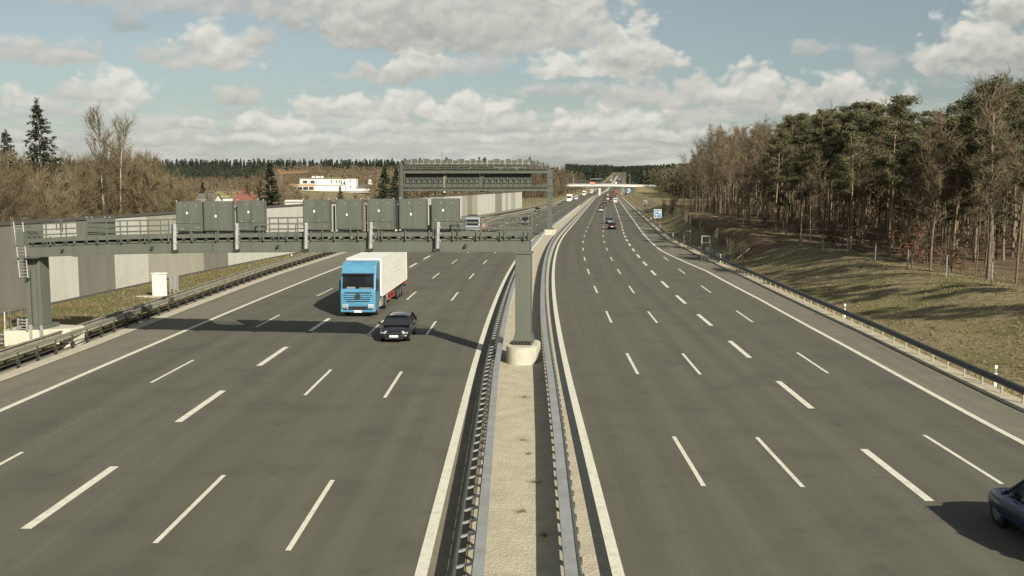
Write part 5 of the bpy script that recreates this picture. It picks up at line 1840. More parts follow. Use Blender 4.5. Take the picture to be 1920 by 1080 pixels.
def left_trees():
    GP = 'bare trees behind the noise wall'
    n = 0
    tries = 0
    while n < 66 and tries < 2000:
        tries += 1
        px = rnd.uniform(-70, 352); y = rnd.uniform(66, 150)
        x = (px - 960) * y / FPX; s = x - R0(y)
        w = interp(T_WALL, y)
        if not (-30 < s - w + 2.5 < -0) and not (s < w - 2.5 and rnd.random() < .55): continue
        if s > w - 2.5: continue
        top = np.interp(px, [-70, 0, 60, 150, 190, 250, 290, 320, 352], [300, 310, 322, 308, 312, 300, 318, 340, 362])
        H = (HORIZON - top) * y / FPX + CAM_H
        H *= rnd.uniform(.78, 1.02)
        put(BUSH, 'bare_tree', rnd.randrange(6), y, s, H, 10.0, 'tangled leafless tree in the thicket behind the left noise wall', GP)
        n += 1
    GL = 'conspicuous trees behind the noise wall'
    put(SPRUCE, 'spruce_tree', 0, 112, 0, (345 - 192) * 112 / FPX + CAM_H, 17.0, 'tall sparse dark spruce rising above the bare thicket on the left', GL, px=88)
    put(SPRUCE, 'spruce_tree', 1, 118, 0, (345 - 248) * 118 / FPX + CAM_H, 17.0, 'shorter dark spruce at the left edge of the picture', GL, px=27)
    put(BIRCH, 'birch_tree', 0, 104, 0, (345 - 238) * 104 / FPX + CAM_H, 15.0, 'tall leafless birch with fine pale twigs above the thicket', GL, px=199)
    put(BIRCH, 'birch_tree', 1, 106, 0, (345 - 250) * 106 / FPX + CAM_H, 15.0, 'slimmer leafless birch right beside the tall one', GL, px=226)
    put(SPRUCE2, 'spruce_tree', 0, 190, 0, (345 - 303) * 190 / FPX + CAM_H, 13.0, 'dark dense spruce between the red roofs and the white building', GL, px=510)
    put(BIRCH, 'birch_tree', 1, 196, 0, (345 - 330) * 196 / FPX + CAM_H, 15.0, 'pale leafless birch on the left of the dense spruce', GL, px=487)
    put(SPRUCE2, 'spruce_tree', 1, 250, 0, (345 - 309) * 250 / FPX + CAM_H, 13.0, 'broad dark spruce left of the far gantry', GL, px=722)
    put(SPRUCE2, 'spruce_tree', 0, 300, 0, (345 - 312) * 300 / FPX + CAM_H, 13.0, 'dark spruce half hidden behind the ladder of the far gantry', GL, px=744)
    put(SPRUCE2, 'spruce_tree', 1, 330, 0, 10.5, 13.0, 'small dark spruce above the grey roofed house', GL, px=383)
    put(SPRUCE, 'spruce_tree', 2, 300, 0, 9.0, 17.0, 'small spruce in front of the white building', GL, px=640)
    put(SPRUCE2, 'spruce_tree', 0, 340, 0, 9.0, 13.0, 'low dark spruce right of the red roofed houses', GL, px=468)
    for i, (px, y, top) in enumerate(((352, 210, 338), (362, 240, 344), (410, 420, 336), (425, 430, 338), (440, 440, 336), (400, 400, 340), (470, 330, 338), (455, 420, 334), (530, 260, 352), (545, 300, 360), (575, 330, 362), (606, 330, 362), (560, 360, 356), (690, 300, 362), (670, 320, 364), (700, 330, 350), (600, 260, 366), (372, 320, 338), (345, 300, 335), (480, 420, 330), (395, 250, 366), (330, 190, 340), (310, 200, 330))):
        H = max(4, (HORIZON - top) * y / FPX + CAM_H - terrain(y, (px - 960) * y / FPX - R0(y)))
        put(BARES if i % 2 else BUSH, 'bare_tree', i % 6, y, 0, H, 14.0 if i % 2 else 10.0, 'leafless brown tree among the houses behind the noise wall', 'leafless trees among the houses', px=px)
    for i in range(44):
        y = rnd.uniform(385, 770)
        s = interp(T_LPAVE, y) - 5 - 22 * rnd.random() ** 1.6
        Ht = (HORIZON - rnd.uniform(312, 330)) * y / FPX + CAM_H - terrain(y, s)
        put(BARES if i % 3 else BUSH, 'bare_tree', i % 6, y, s, Ht if i % 3 else Ht * .55, 14.0 if i % 3 else 10.0, 'leafless brown tree lining the far left side of the motorway', 'roadside trees before the overpass')


left_trees()


# far woods that read as one mass
def far_proto(seed, conifer):
    rs = np.random.RandomState(seed)
    n = 118
    if conifer:
        h = rs.uniform(.12, 1.0, n)
        rad = (1 - h) ** .8 * .17 + .02
    else:
        h = rs.uniform(.18, 1.0, n)
        rad = .26 * np.sin(np.clip(h * 1.05, 0, 1) * math.pi * .93) ** .7 + .02
    az = rs.uniform(0, 6.283, n)
    k = rs.uniform(.4, 1, n)
    P = np.stack([np.cos(az) * rad * k, np.sin(az) * rad * k, h], 1)
    nr = rs.normal(size=(n, 3)); nr /= np.linalg.norm(nr, axis=1)[:, None]
    a = np.cross(nr, rs.normal(size=(n, 3))); a /= np.linalg.norm(a, axis=1)[:, None]
    b = np.cross(nr, a)
    sz = (.045 if conifer else .046) * rs.uniform(.6, 1.4, n)[:, None]
    a, b = a * sz, b * sz * (.7 if conifer else .35)
    V = np.stack([P - a, P - b, P + a, P + b], 1).reshape(-1, 3)
    t = np.array([[-.012, 0, -.05], [.012, 0, -.05], [.006, 0, .9], [-.006, 0, .9], [0, -.012, -.05], [0, .012, -.05], [0, .006, .9], [0, -.006, .9]])
    return np.concatenate([V, t])


def far_wood(name, spots, conifer, m, hrange):
    rs = np.random.RandomState(len(spots))
    pr = [far_proto(i * 3 + conifer, conifer) for i in range(8)]
    nv = len(pr[0])
    spots = np.array(spots)
    n = len(spots)
    V = np.empty((n, nv, 3), np.float32)
    for i in range(n):
        H = rs.uniform(*hrange); w = H * rs.uniform(.75, 1.15)
        a = rs.uniform(0, 6.28); c, s = math.cos(a), math.sin(a)
        p = pr[rs.randint(8)]
        V[i, :, 0] = (p[:, 0] * c - p[:, 1] * s) * w + spots[i, 0]
        V[i, :, 1] = (p[:, 0] * s + p[:, 1] * c) * w + spots[i, 1]
        V[i, :, 2] = p[:, 2] * H + spots[i, 2]
    F = np.arange(n * nv).reshape(-1, 4)
    o = npmesh(name, V.reshape(-1, 3), F, m)
    return tag(o, kind='stuff')


def scatter(n, y0, y1, pxa, pxb, smin=None, smax=None, seed=0, ymode=1.0):
    r = random.Random(seed)
    out = []
    t = 0
    while len(out) < n and t < n * 60:
        t += 1
        y = y0 + (y1 - y0) * r.random() ** ymode
        px = r.uniform(pxa, pxb)
        x = (px - 960) * y / FPX
        s = x - R0(y)
        if smin is not None and s < smin: continue
        if smax is not None and s > smax: continue
        out.append((x, y, terrain(y, s) - .3))
    return out


def far_woods():
    # conifer crests on the left hills
    far_wood('far_conifer_wood', scatter(1700, 1050, 1450, -140, 1100, smax=-45, seed=1), 1, 'farpine', (12, 18))
    far_wood('far_conifer_wood', scatter(420, 770, 1050, 215, 505, smax=-45, seed=41), 1, 'farpine', (11, 15))
    far_wood('far_conifer_wood', scatter(1300, 1500, 2900, 1060, 1182, smax=-22, seed=2), 1, 'farpine', (18, 27))
    # brown woods in front of them
    far_wood('far_bare_wood', scatter(1100, 690, 1050, 500, 1110, smax=-42, seed=3), 0, 'farbare', (9, 15))
    far_wood('far_bare_wood', scatter(260, 640, 800, 200, 520, smax=-42, seed=23), 0, 'farbare', (6, 9))
    far_wood('far_bare_wood', scatter(420, 430, 690, 700, 1110, smax=-46, seed=4), 0, 'farbare', (10, 15))
    far_wood('far_bare_wood', scatter(420, 330, 640, 200, 560, smax=-60, seed=6), 0, 'farbare', (6, 9.5))
    far_wood('far_bare_wood', scatter(330, 640, 1150, 985, 1108, smax=-27, seed=14), 0, 'farbare', (15, 23))
    far_wood('far_conifer_wood', scatter(500, 3020, 3400, 1120, 1215, seed=31), 1, 'farpine', (14, 20))
    # right of the road beyond the pine wood
    far_wood('far_mixed_wood', scatter(1500, 480, 1300, 1172, 1420, smin=48, seed=8), 0, 'farmix', (13, 19))
    far_wood('far_conifer_wood', scatter(600, 860, 1500, 1165, 1380, smin=44, seed=9), 1, 'farmix', (17, 24))
    far_wood('far_conifer_wood', scatter(800, 1300, 2900, 1160, 1330, smin=22, seed=10), 1, 'farpine', (16, 24))
    # depth of the right wood: what closes the gaps between its trunks
    sp = []
    r = random.Random(5)
    while len(sp) < 900:
        y = r.uniform(45, 420)
        s = interp(T_FOREST, y) + r.uniform(22, 95)
        sp.append((R0(y) + s, y, terrain(y, s) - .2))
    far_wood('deep_wood', sp, 0, 'farbare', (9, 14.5))
    sp = []
    while len(sp) < 1100:
        y = r.uniform(45, 330)
        s = interp(T_FOREST, y) + 2 + 40 * r.random() ** .8
        sp.append((R0(y) + s, y, terrain(y, s) - .2))
    far_wood('undergrowth', sp, 0, 'farbare', (1.0, 3.0))


far_woods()


# tufts of grass and dead stems on the verges
def tufts():
    rs = np.random.RandomState(3)
    P = []
    for _ in range(30000):
        Y = 30 + 150 * rs.rand() ** 1.5
        pv = interp(T_RPAVE, Y)
        fe = interp(T_FOREST, Y)
        s = pv + 1.25 + rs.rand() * (fe - pv + 3)
        P.append((R0(Y) + s, Y, terrain(Y, s) - .08))
    for _ in range(13000):
        Y = 38 + 130 * rs.rand() ** 1.4
        a, b = interp(T_WALL, Y), interp(T_LPAVE, Y) - 1.9
        s = a + .3 + rs.rand() * (b - a - .3)
        P.append((R0(Y) + s, Y, .24))
    P = np.array(P)
    n = len(P)
    az = rs.uniform(0, 6.28, n)
    h = rs.uniform(.04, .16, n)
    w = rs.uniform(.02, .06, n)
    d = np.stack([np.cos(az), np.sin(az), np.zeros(n)], 1)
    lean = rs.normal(size=(n, 3)) * .12; lean[:, 2] = 0
    top = P + lean + np.stack([np.zeros(n), np.zeros(n), h], 1)
    V = np.stack([P - d * w[:, None], P + d * w[:, None], top + d * w[:, None] * .5, top - d * w[:, None] * .4], 1).reshape(-1, 3)
    o = npmesh('grass', V, np.arange(n * 4).reshape(-1, 4), 'blade')
    tag(o, kind='stuff')
    # weeds in the median gravel
    for i, (px, py, lb) in enumerate(((982, 826, 'dry weed in the middle of the median gravel'), (990, 852, 'dry weed just below the first one on the median'), (1003, 905, 'small weed near the shadow edge on the median'), (985, 745, 'small dry weed further up the median gravel'), (1018, 1005, 'flat dry weed beside the right rail shadow'), (978, 960, 'tiny dry weed low on the median gravel'))):
        x, y = ground(px, py, .03)
        r = random.Random(i)
        q = Q()
        for k in range(26):
            q.blade(Vector((r.gauss(0, .06), r.gauss(0, .05), 0)), Vector((r.gauss(0, .13), r.gauss(0, .12), r.uniform(.02, .15))), .016, 0, r)
        V, F, m = q.np()
        o = npmesh('weed', V, F, 'blade')
        o.location = (x, y, .035)
        tag(o, lb, 'plant', 'weeds on the median')


tufts()


# ---------------------------------------------------------------- vehicles (front towards +Y in their own space)
def heading(Y):
    return -math.atan(slope(Y))


PAINT = {}


def paint(name, col, metal=.3):
    if name not in PAINT:
        M['car_' + name] = mat('car_paint_' + name, col, .32, metal, noise=(tuple(c * .82 for c in col), 2.5, .4, .65), coat=.6)
        PAINT[name] = 'car_' + name
    return PAINT[name]


def wheel(root, x, y, r, w, side, detail):
    t = MB().tube([(x - w / 2, y, r), (x - w / 2 + .02, y, r), (x + w / 2 - .02, y, r), (x + w / 2, y, r)], [r * .93, r, r, r * .93], 18 if detail else 10)
    wh = t.build('wheel', 'rubber', root)
    if detail:
        xo = x + side * w / 2
        m = MB().tube([(xo + side * .002, y, r), (xo + side * .016, y, r)], [r * .64, r * .60], 14)
        m.build('rim', 'rim', wh)
    return wh


def car(label, col, loc, rz, kind='hatch', detail=True, cat='car', group='cars on the motorway', metal=.3, name='car'):
    p = paint(*col) if isinstance(col, tuple) else col
    g = thing(name, label, cat, loc, rz, group)
    if kind == 'hatch':
        L_, W, H = 4.3, 1.82, 1.42
        prof = [(-2.15, .42, .66), (-2.12, .86, .72), (-2.0, .98, .86), (-1.2, 1.00, .91), (0, .95, .91), (.75, .92, .91), (1.2, .87, .91), (1.7, .75, .89), (1.98, .64, .84), (2.12, .52, .74), (2.17, .38, .62)]
        gh = dict(fb=1.28, ft=.22, rt=-1.32, rb=-2.04)
    elif kind == 'sedan':
        L_, W, H = 4.7, 1.82, 1.44
        prof = [(-2.35, .45, .66), (-2.32, .88, .74), (-2.2, .98, .86), (-1.5, 1.0, .90), (0, .94, .91), (.8, .91, .91), (1.2, .89, .89), (1.9, .78, .86), (2.2, .68, .78), (2.32, .55, .66), (2.35, .40, .58)]
        gh = dict(fb=1.1, ft=.2, rt=-1.1, rb=-1.85)
    elif kind == 'estate':
        L_, W, H = 4.7, 1.84, 1.50
        prof = [(-2.35, .45, .66), (-2.32, .90, .74), (-2.2, 1.0, .88), (-1.5, 1.02, .91), (0, .96, .91), (.8, .93, .91), (1.2, .90, .89), (1.9, .80, .86), (2.2, .70, .78), (2.32, .56, .66), (2.35, .40, .58)]
        gh = dict(fb=1.1, ft=.3, rt=-1.85, rb=-2.2)
    else:  # suv
        L_, W, H = 4.6, 1.88, 1.70
        prof = [(-2.3, .5, .70), (-2.27, .98, .78), (-2.15, 1.1, .90), (-1.4, 1.12, .93), (0, 1.06, .93), (.8, 1.04, .93), (1.2, 1.02, .91), (1.9, .94, .88), (2.15, .84, .80), (2.27, .66, .68), (2.3, .45, .60)]
        gh = dict(fb=1.1, ft=.4, rt=-1.7, rb=-2.12)
    W2 = W / 2
    zl = .20 if kind != 'suv' else .26
    # lower body lofted from sections
    V, F = [], []
    ring = None
    for (y, zt, wf) in prof:
        hw = W2 * min(1, wf / .91) * (1.045 if detail else 1)
        zm = zl + (zt - zl) * .55
        zlo = zl + (.16 if abs(y) > L_ / 2 - .06 else .0)
        sec = [(0, zlo), (hw * .86, zlo), (hw * .97, zlo + .10), (hw, zm), (hw * .97, zt - .10), (hw * .84, zt - .015), (hw * .45, zt + .02), (0, zt + .03)]
        full = [(-a, b) for a, b in sec[::-1][:-1]] + sec[:0] + sec[1:] if False else None
        pts = [(a, b) for a, b in sec] + [(-a, b) for a, b in sec[-2:0:-1]]
        V += [(a, y, b) for a, b in pts]
        ring = len(pts)
    for i in range(len(prof) - 1):
        for k in range(ring):
            F.append((i * ring + k, i * ring + (k + 1) % ring, (i + 1) * ring + (k + 1) % ring, (i + 1) * ring + k))
    F.append(tuple(range(ring))); F.append(tuple((len(prof) - 1) * ring + k for k in range(ring)))
    mb = MB(); mb.add(V, F)
    mb.build('body', p, g, smooth=True, subsurf=1 if detail else 0)
    # greenhouse
    zb_ = [pp for pp in prof if abs(pp[0]) < .9][0][1] - .02
    zr_ = H - .06
    wb, wt = W2 * .92, W2 * .72

    def loftbox(b0, b1, wb, z0, t0, t1, wt, z1):
        V = [(-wb, b0, z0), (wb, b0, z0), (wb, b1, z0), (-wb, b1, z0), (-wt, t0, z1), (wt, t0, z1), (wt, t1, z1), (-wt, t1, z1)]
        return V, [(3, 2, 1, 0), (4, 5, 6, 7), (0, 1, 5, 4), (1, 2, 6, 5), (2, 3, 7, 6), (3, 0, 4, 7)]
    mb = MB(); mb.add(*loftbox(gh['rb'], gh['fb'], wb, zb_, gh['rt'], gh['ft'], wt, zr_)).build('windows', 'glass', g, bevel=.03 if detail else 0)
    nr = 7
    pr_ = []
    for i in range(nr):
        f = i / (nr - 1)
        y = gh['rt'] - .04 + (gh['ft'] + .04 - gh['rt'] + .04) * f
        z = zr_ + .055 * math.sin(math.pi * (.12 + .76 * f))
        pr_.append((y, z))
    V, F = [], []
    for y, z in pr_:
        V += [(-wt - .035, y, zr_ - .035), (-wt * .8, y, z + .01), (0, y, z + .03), (wt * .8, y, z + .01), (wt + .035, y, zr_ - .035)]
    for i in range(nr - 1):
        for k in range(4):
            F.append((i * 5 + k, i * 5 + k + 1, (i + 1) * 5 + k + 1, (i + 1) * 5 + k))
    V2 = [(a, b, c - .03) for a, b, c in V]
    n0 = len(V)
    F2 = [tuple(i + n0 for i in q[::-1]) for q in F]
    mb = MB(); mb.add(V + V2, F + F2).build('roof', p, g, smooth=True)
    pm = p if detail else 'black'
    yb = (gh['fb'] + gh['rb']) / 2; yt = (gh['ft'] + gh['rt']) / 2
    for sx in (-1, 1):
        MB().bar((sx * wb, gh['fb'] - .02, zb_), (sx * (wt + .01), gh['ft'], zr_), .06, .05).build('pillar', pm, g)
        MB().bar((sx * wb, gh['rb'] + .05, zb_), (sx * (wt + .01), gh['rt'], zr_), .12 if kind != 'sedan' else .2, .07).build('pillar', pm, g)
        MB().bar((sx * (wb + .004), yb, zb_), (sx * (wt + .014), yt, zr_), .07, .03).build('pillar', pm, g)
    rw = .325 if kind != 'suv' else .36
    fy, ry = L_ / 2 - .86, -L_ / 2 + .80
    for sx in (-1, 1):
        for y in (fy, ry):
            wheel(g, sx * (W2 - .135), y, rw, .22, sx, detail)
    for sx in (-1, 1):
        for y in (fy, ry):
            MB().tube([(sx * (W2 - .20), y, rw + .01), (sx * (W2 - .035), y, rw + .01)], rw + .045, 18).build('wheel_arch', 'black', g)
    zf = prof[-2][1]
    for sx in (-1, 1):
        MB().box((sx * W2 * .68, L_ / 2 - (.24 if detail else .135), zf + (.055 if detail else .1)), (.36, .26, .13), rot=Matrix.Rotation(-sx * .45, 3, 'Z') @ Matrix.Rotation(-.5, 3, 'X')).build('headlight', 'chrome', g, bevel=.03 if detail else 0)
        MB().box((sx * W2 * .78, -L_ / 2 + .05, prof[1][1] - .06), (.34, .10, .17), rot=Matrix.Rotation(sx * .12, 3, 'Z')).build('tail_light', 'redlens', g, bevel=.03 if detail else 0)
    MB().box((0, L_ / 2 + .012, .40), (.52, .03, .12)).build('licence_plate', 'plate', g)
    MB().box((0, -L_ / 2 - .012, .62), (.52, .03, .12)).build('licence_plate', 'plate', g)
    if detail:
        MB().box((0, L_ / 2 - .01, .56), (.80, .06, .12)).box((0, L_ / 2 - .01, .27), (1.1, .06, .10)).build('grille', 'black', g, bevel=.02)
        for sx in (-1, 1):
            m = MB().box((sx * (W2 + .09), gh['fb'] - .28, zb_ + .10), (.20, .12, .14)).build('wing_mirror', p, g, bevel=.03)
        dh = MB()
        for sx in (-1, 1):
            for y in (.0, -1.0):
                dh.box((sx * (W2 - .012), y - .1, .78), (.03, .18, .03))
        dh.build('door_handle', p, g)
    return g


def lorry(label, cabcol, boxcol, loc, rz, detail=True, trailer='box', length=16.0, group='lorries on the motorway', name='lorry', cat='lorry'):
    g = thing(name, label, cat, loc, rz, group)
    cp = paint(*cabcol)
    W = 2.5
    # cab: side profile swept across, front at y = 0
    prof = [(-.02, .42), (.0, .95), (-.04, 1.90), (-.13, 2.00), (-.34, 3.02), (-.42, 3.12), (-.70, 3.62), (-1.05, 3.86), (-2.2, 3.92), (-2.25, .95), (-1.7, .85), (-1.7, .42)]
    c = MB().prism(prof, 'x', -W / 2, W / 2).build('cab', cp, g, bevel=.14 if detail else .04)
    # windscreen leaning back with the cab face
    def face(z):
        return float(np.interp(z, [2.00, 3.02], [-.13, -.34]))
    V = []
    for (x, z) in ((-1.12, 2.03), (1.12, 2.03), (1.10, 3.00), (-1.10, 3.00)):
        V.append((x, face(z) + .02, z))
    V2 = [(a, b - .06, c_) for a, b, c_ in V]
    MB().add(V + V2, [(0, 1, 2, 3), (7, 6, 5, 4), (0, 4, 5, 1), (1, 5, 6, 2), (2, 6, 7, 3), (3, 7, 4, 0)]).build('windscreen', 'glass', g)
    MB().prism([(-.12, 3.02), (-.30, 3.12), (-.46, 3.08), (-.38, 2.97)], 'x', -1.14, 1.14).build('sun_visor', 'glass' if detail else 'black', g)
    for sx in (-1, 1):
        MB().prism([(-.55, 1.95), (-1.35, 1.90), (-1.35, 2.75), (-.72, 2.75)], 'x', sx * (W / 2 - .02), sx * (W / 2 + .012)).build('side_window', 'glass', g)
        m = MB().box((sx * (W / 2 + .10), -.46, 2.30), (.12, .14, .62)).box((sx * (W / 2 + .10), -.46, 1.90), (.12, .14, .14)).build('wing_mirror', 'black', g, bevel=.03)
        MB().box((sx * .92, -.0, .80), (.44, .16, .26), rz=-sx * .25).build('headlight', 'chrome', g, bevel=.04)
    if detail:
        gr = MB()
        for i, (z, w) in enumerate(((1.72, 1.9), (1.56, 2.0), (1.40, 1.9), (1.24, 1.75), (1.10, 1.6))):
            gr.prism([(.012, z), (.012, z + .035), (-.03, z + .06), (-.03, z)], 'x', -w / 2, w / 2)
        gr.build('grille', 'black', g)
        sl_ = MB()
        for i, (z, w) in enumerate(((1.585, 1.9), (1.445, 1.95), (1.305, 1.85), (1.165, 1.7))):
            sl_.prism([(.045, z), (.035, z + .07), (-.01, z + .07), (-.01, z)], 'x', -w / 2, w / 2)
        sl_.build('grille_slat', cp, g)
        MB().prism([(.03, .50), (.03, .78), (-.05, .78), (-.05, .50)], 'x', -.70, .70).build('air_intake', 'black', g)
        MB().box((0, .035, .42), (.56, .04, .15)).build('licence_plate', 'plate', g)
        bp = MB()
        bp.box((0, -.01, .44), (2.48, .12, .16))
        bp.box((-.86, .02, .60), (.34, .10, .14)).box((.86, .02, .60), (.34, .10, .14))
        bp.build('bumper', cp, g, bevel=.04)
        fl = MB().box((-.9, .078, .60), (.24, .01, .08)).box((.9, .078, .60), (.24, .01, .08)).build('fog_light', 'black', g)
        # round star badge
        b = MB()
        for k in range(20):
            a0, a1 = 2 * math.pi * k / 20, 2 * math.pi * (k + 1) / 20
            b.bar((.20 * math.cos(a0), .07, 1.48 + .20 * math.sin(a0)), (.20 * math.cos(a1), .07, 1.48 + .20 * math.sin(a1)), .03)
        for k in range(3):
            a = math.pi / 2 + k * 2 * math.pi / 3
            b.bar((0, .07, 1.48), (.19 * math.cos(a), .07, 1.48 + .19 * math.sin(a)), .035)
        b.tube([(0, .02, 1.48), (0, .055, 1.48)], .21, 20)
        b.build('badge', 'darksteel', g)
        MB().box((-.55, face(2.08) + .035, 2.08), (.9, .02, .05)).box((.5, face(2.1) + .035, 2.10), (.6, .02, .12)).build('wiper', 'railgrey', g)
        MB().box((0, -1.25, 3.90), (1.0, .5, .08)).build('roof_hatch', cp, g, bevel=.02)
        dl = MB()
        for sx in (-1, 1):
            dl.box((sx * (W / 2 + .004), -.62, 1.6), (.012, .02, 1.5)).box((sx * (W / 2 + .004), -1.5, 1.6), (.012, .02, 1.9))
        dl.build('door_gap', 'black', g)
        for sx in (-1, 1):
            MB().lohi((sx * .85, -3.6, .45), (sx * 1.22, -2.5, 1.05)).build('side_skirt', 'railgreen', g, bevel=.03)
    # wheels
    def axle(y, dual=False, x=1.02):
        for sx in (-1, 1):
            wh = wheel(g, sx * x, y, .50, .32, sx, detail)
    axle(-1.35); axle(-5.0)
    if trailer in ('box', 'curtain'):
        y0, y1 = -2.55, -length
        MB().lohi((-1.275, y1, 1.22), (1.275, y0, 4.0)).build('trailer_box', boxcol, g, bevel=.03)
        tr = MB()
        for sx in (-1, 1):
            tr.lohi((sx * 1.278, y1, 1.16), (sx * 1.292, y0, 1.26)); tr.lohi((sx * 1.278, y1, 3.93), (sx * 1.292, y0, 4.02))
            tr.lohi((sx * 1.278, y0 - .1, 1.2), (sx * 1.292, y0, 4.0)); tr.lohi((sx * 1.278, y1, 1.2), (sx * 1.292, y1 + .1, 4.0))
        tr.build('trailer_trim', 'white', g)
        MB().lohi((-.5, y1 + .3, .85), (.5, y0 - .4, 1.2)).build('chassis', 'black', g)
        if detail:
            sk = MB()
            for sx in (-1, 1):
                sk.lohi((sx * 1.12, -9.4, .50), (sx * 1.2, -6.4, .64)); sk.lohi((sx * 1.12, -9.4, .86), (sx * 1.2, -6.4, .98))
                for y in (-6.6, -8.0, -9.4):
                    sk.lohi((sx * 1.05, y - .06, .5), (sx * 1.12, y + .06, 1.2))
            sk.build('side_guard', 'red', g)
            MB().lohi((-1.15, -6.2, .55), (-.6, -5.7, 1.15)).lohi((.6, -6.2, .55), (1.15, -5.7, 1.15)).build('tool_box', 'railgrey', g)
            tx = MB()
            rr_ = random.Random(4)
            for row, (z, a, b) in enumerate(((3.15, -8.2, -12.6), (2.75, -9.2, -12.8), (2.4, -9.0, -12.2))):
                y = a
                while y > b:
                    l = rr_.uniform(.15, .5)
                    for sx in (1, -1):
                        tx.lohi((sx * 1.2765, y - l, z), (sx * 1.2785, y, z + .05))
                    y -= l + .12
            tx.build('side_script', 'wall_light', g)
        for k, y in enumerate((y1 + 2.1, y1 + 3.4, y1 + 4.7)):
            axle(y)
        MB().lohi((-1.2, y1 - .05, .55), (1.2, y1 + .05, .75)).build('rear_bumper', 'black', g)
        for sx in (-1, 1):
            MB().lohi((sx * .75, y1 - .07, .80), (sx * 1.2, y1 - .003, .98)).build('tail_light', 'redlens', g)
    else:  # flat bed with red frame
        y1 = -length
        MB().lohi((-1.25, y1, .95), (1.25, -2.6, 1.2)).build('trailer_bed', 'red', g)
        ld = MB()
        ld.prism([(-5.5, 1.21), (-9.5, 1.21), (-9.2, 2.6), (-6.5, 2.9)], 'x', .2, 1.15)
        ld.prism([(-10.0, 1.21), (-13.2, 1.21), (-13.0, 2.3), (-10.3, 2.5)], 'x', -1.15, .9)
        ld.build('load', 'railgrey', g, bevel=.1)
        rd = MB()
        for sx in (-1, 1):
            for y in (-3.2, -6.5, -10, y1 + .2):
                rd.lohi((sx * 1.18, y - .08, 1.21), (sx * 1.26, y + .08, 2.7))
            rd.bar((sx * 1.22, -3.2, 2.7), (sx * 1.22, y1 + .2, 2.7), .1)
            rd.bar((sx * 1.22, -3.2, 1.3), (sx * 1.22, -6.5, 2.6), .1)
        rd.build('stanchion', 'red', g)
        MB().lohi((-.9, -.9, 3.78), (.9, -.5, 3.98)).build('roof_light_bar', 'black', g)
        for y in (y1 + 1.6, y1 + 2.9, y1 + 4.2):
            axle(y)
    return g


def van(label, col, loc, rz, group='vans on the motorway'):
    g = thing('van', label, 'van', loc, rz, group)
    cp = paint(*col)
    W = 1.98
    prof = [(2.75, .35), (2.75, .80), (2.6, 1.10), (1.95, 1.32), (1.3, 2.25), (.9, 2.42), (-2.6, 2.45), (-2.75, 2.3), (-2.75, .35)]
    MB().prism(prof, 'x', -W / 2, W / 2).build('body', cp, g, bevel=.10)
    MB().add([(-.86, 1.99, 1.36), (.86, 1.99, 1.36), (.80, 1.42, 2.16), (-.80, 1.42, 2.16), (-.86, 1.9, 1.30), (.86, 1.9, 1.30), (.80, 1.33, 2.1), (-.80, 1.33, 2.1)], [(0, 1, 2, 3), (7, 6, 5, 4), (0, 4, 5, 1), (1, 5, 6, 2), (2, 6, 7, 3), (3, 7, 4, 0)]).build('windscreen', 'glass', g)
    for sx in (-1, 1):
        MB().lohi((sx * .1, -2.79, 1.45), (sx * .80, -2.752, 2.1)).build('rear_window', 'glass', g)
        MB().prism([(1.75, 1.4), (.7, 1.4), (.7, 2.1), (1.3, 2.1)], 'x', sx * (W / 2 - .01), sx * (W / 2 + .01)).build('side_window', 'glass', g)
        MB().lohi((sx * .72, -2.79, .75), (sx * .93, -2.752, 1.25)).build('tail_light', 'redlens', g)
        MB().lohi((sx * .55, 2.70, .72), (sx * .92, 2.78, .95)).build('headlight', 'chrome', g)
        for y in (1.75, -1.7):
            wheel(g, sx * .88, y, .34, .22, sx, False)
    MB().lohi((-.26, -2.79, .55), (.26, -2.752, .67)).build('licence_plate', 'plate', g)
    return g


def at_px(px, py):
    x, y = ground(px, py)
    return x, y


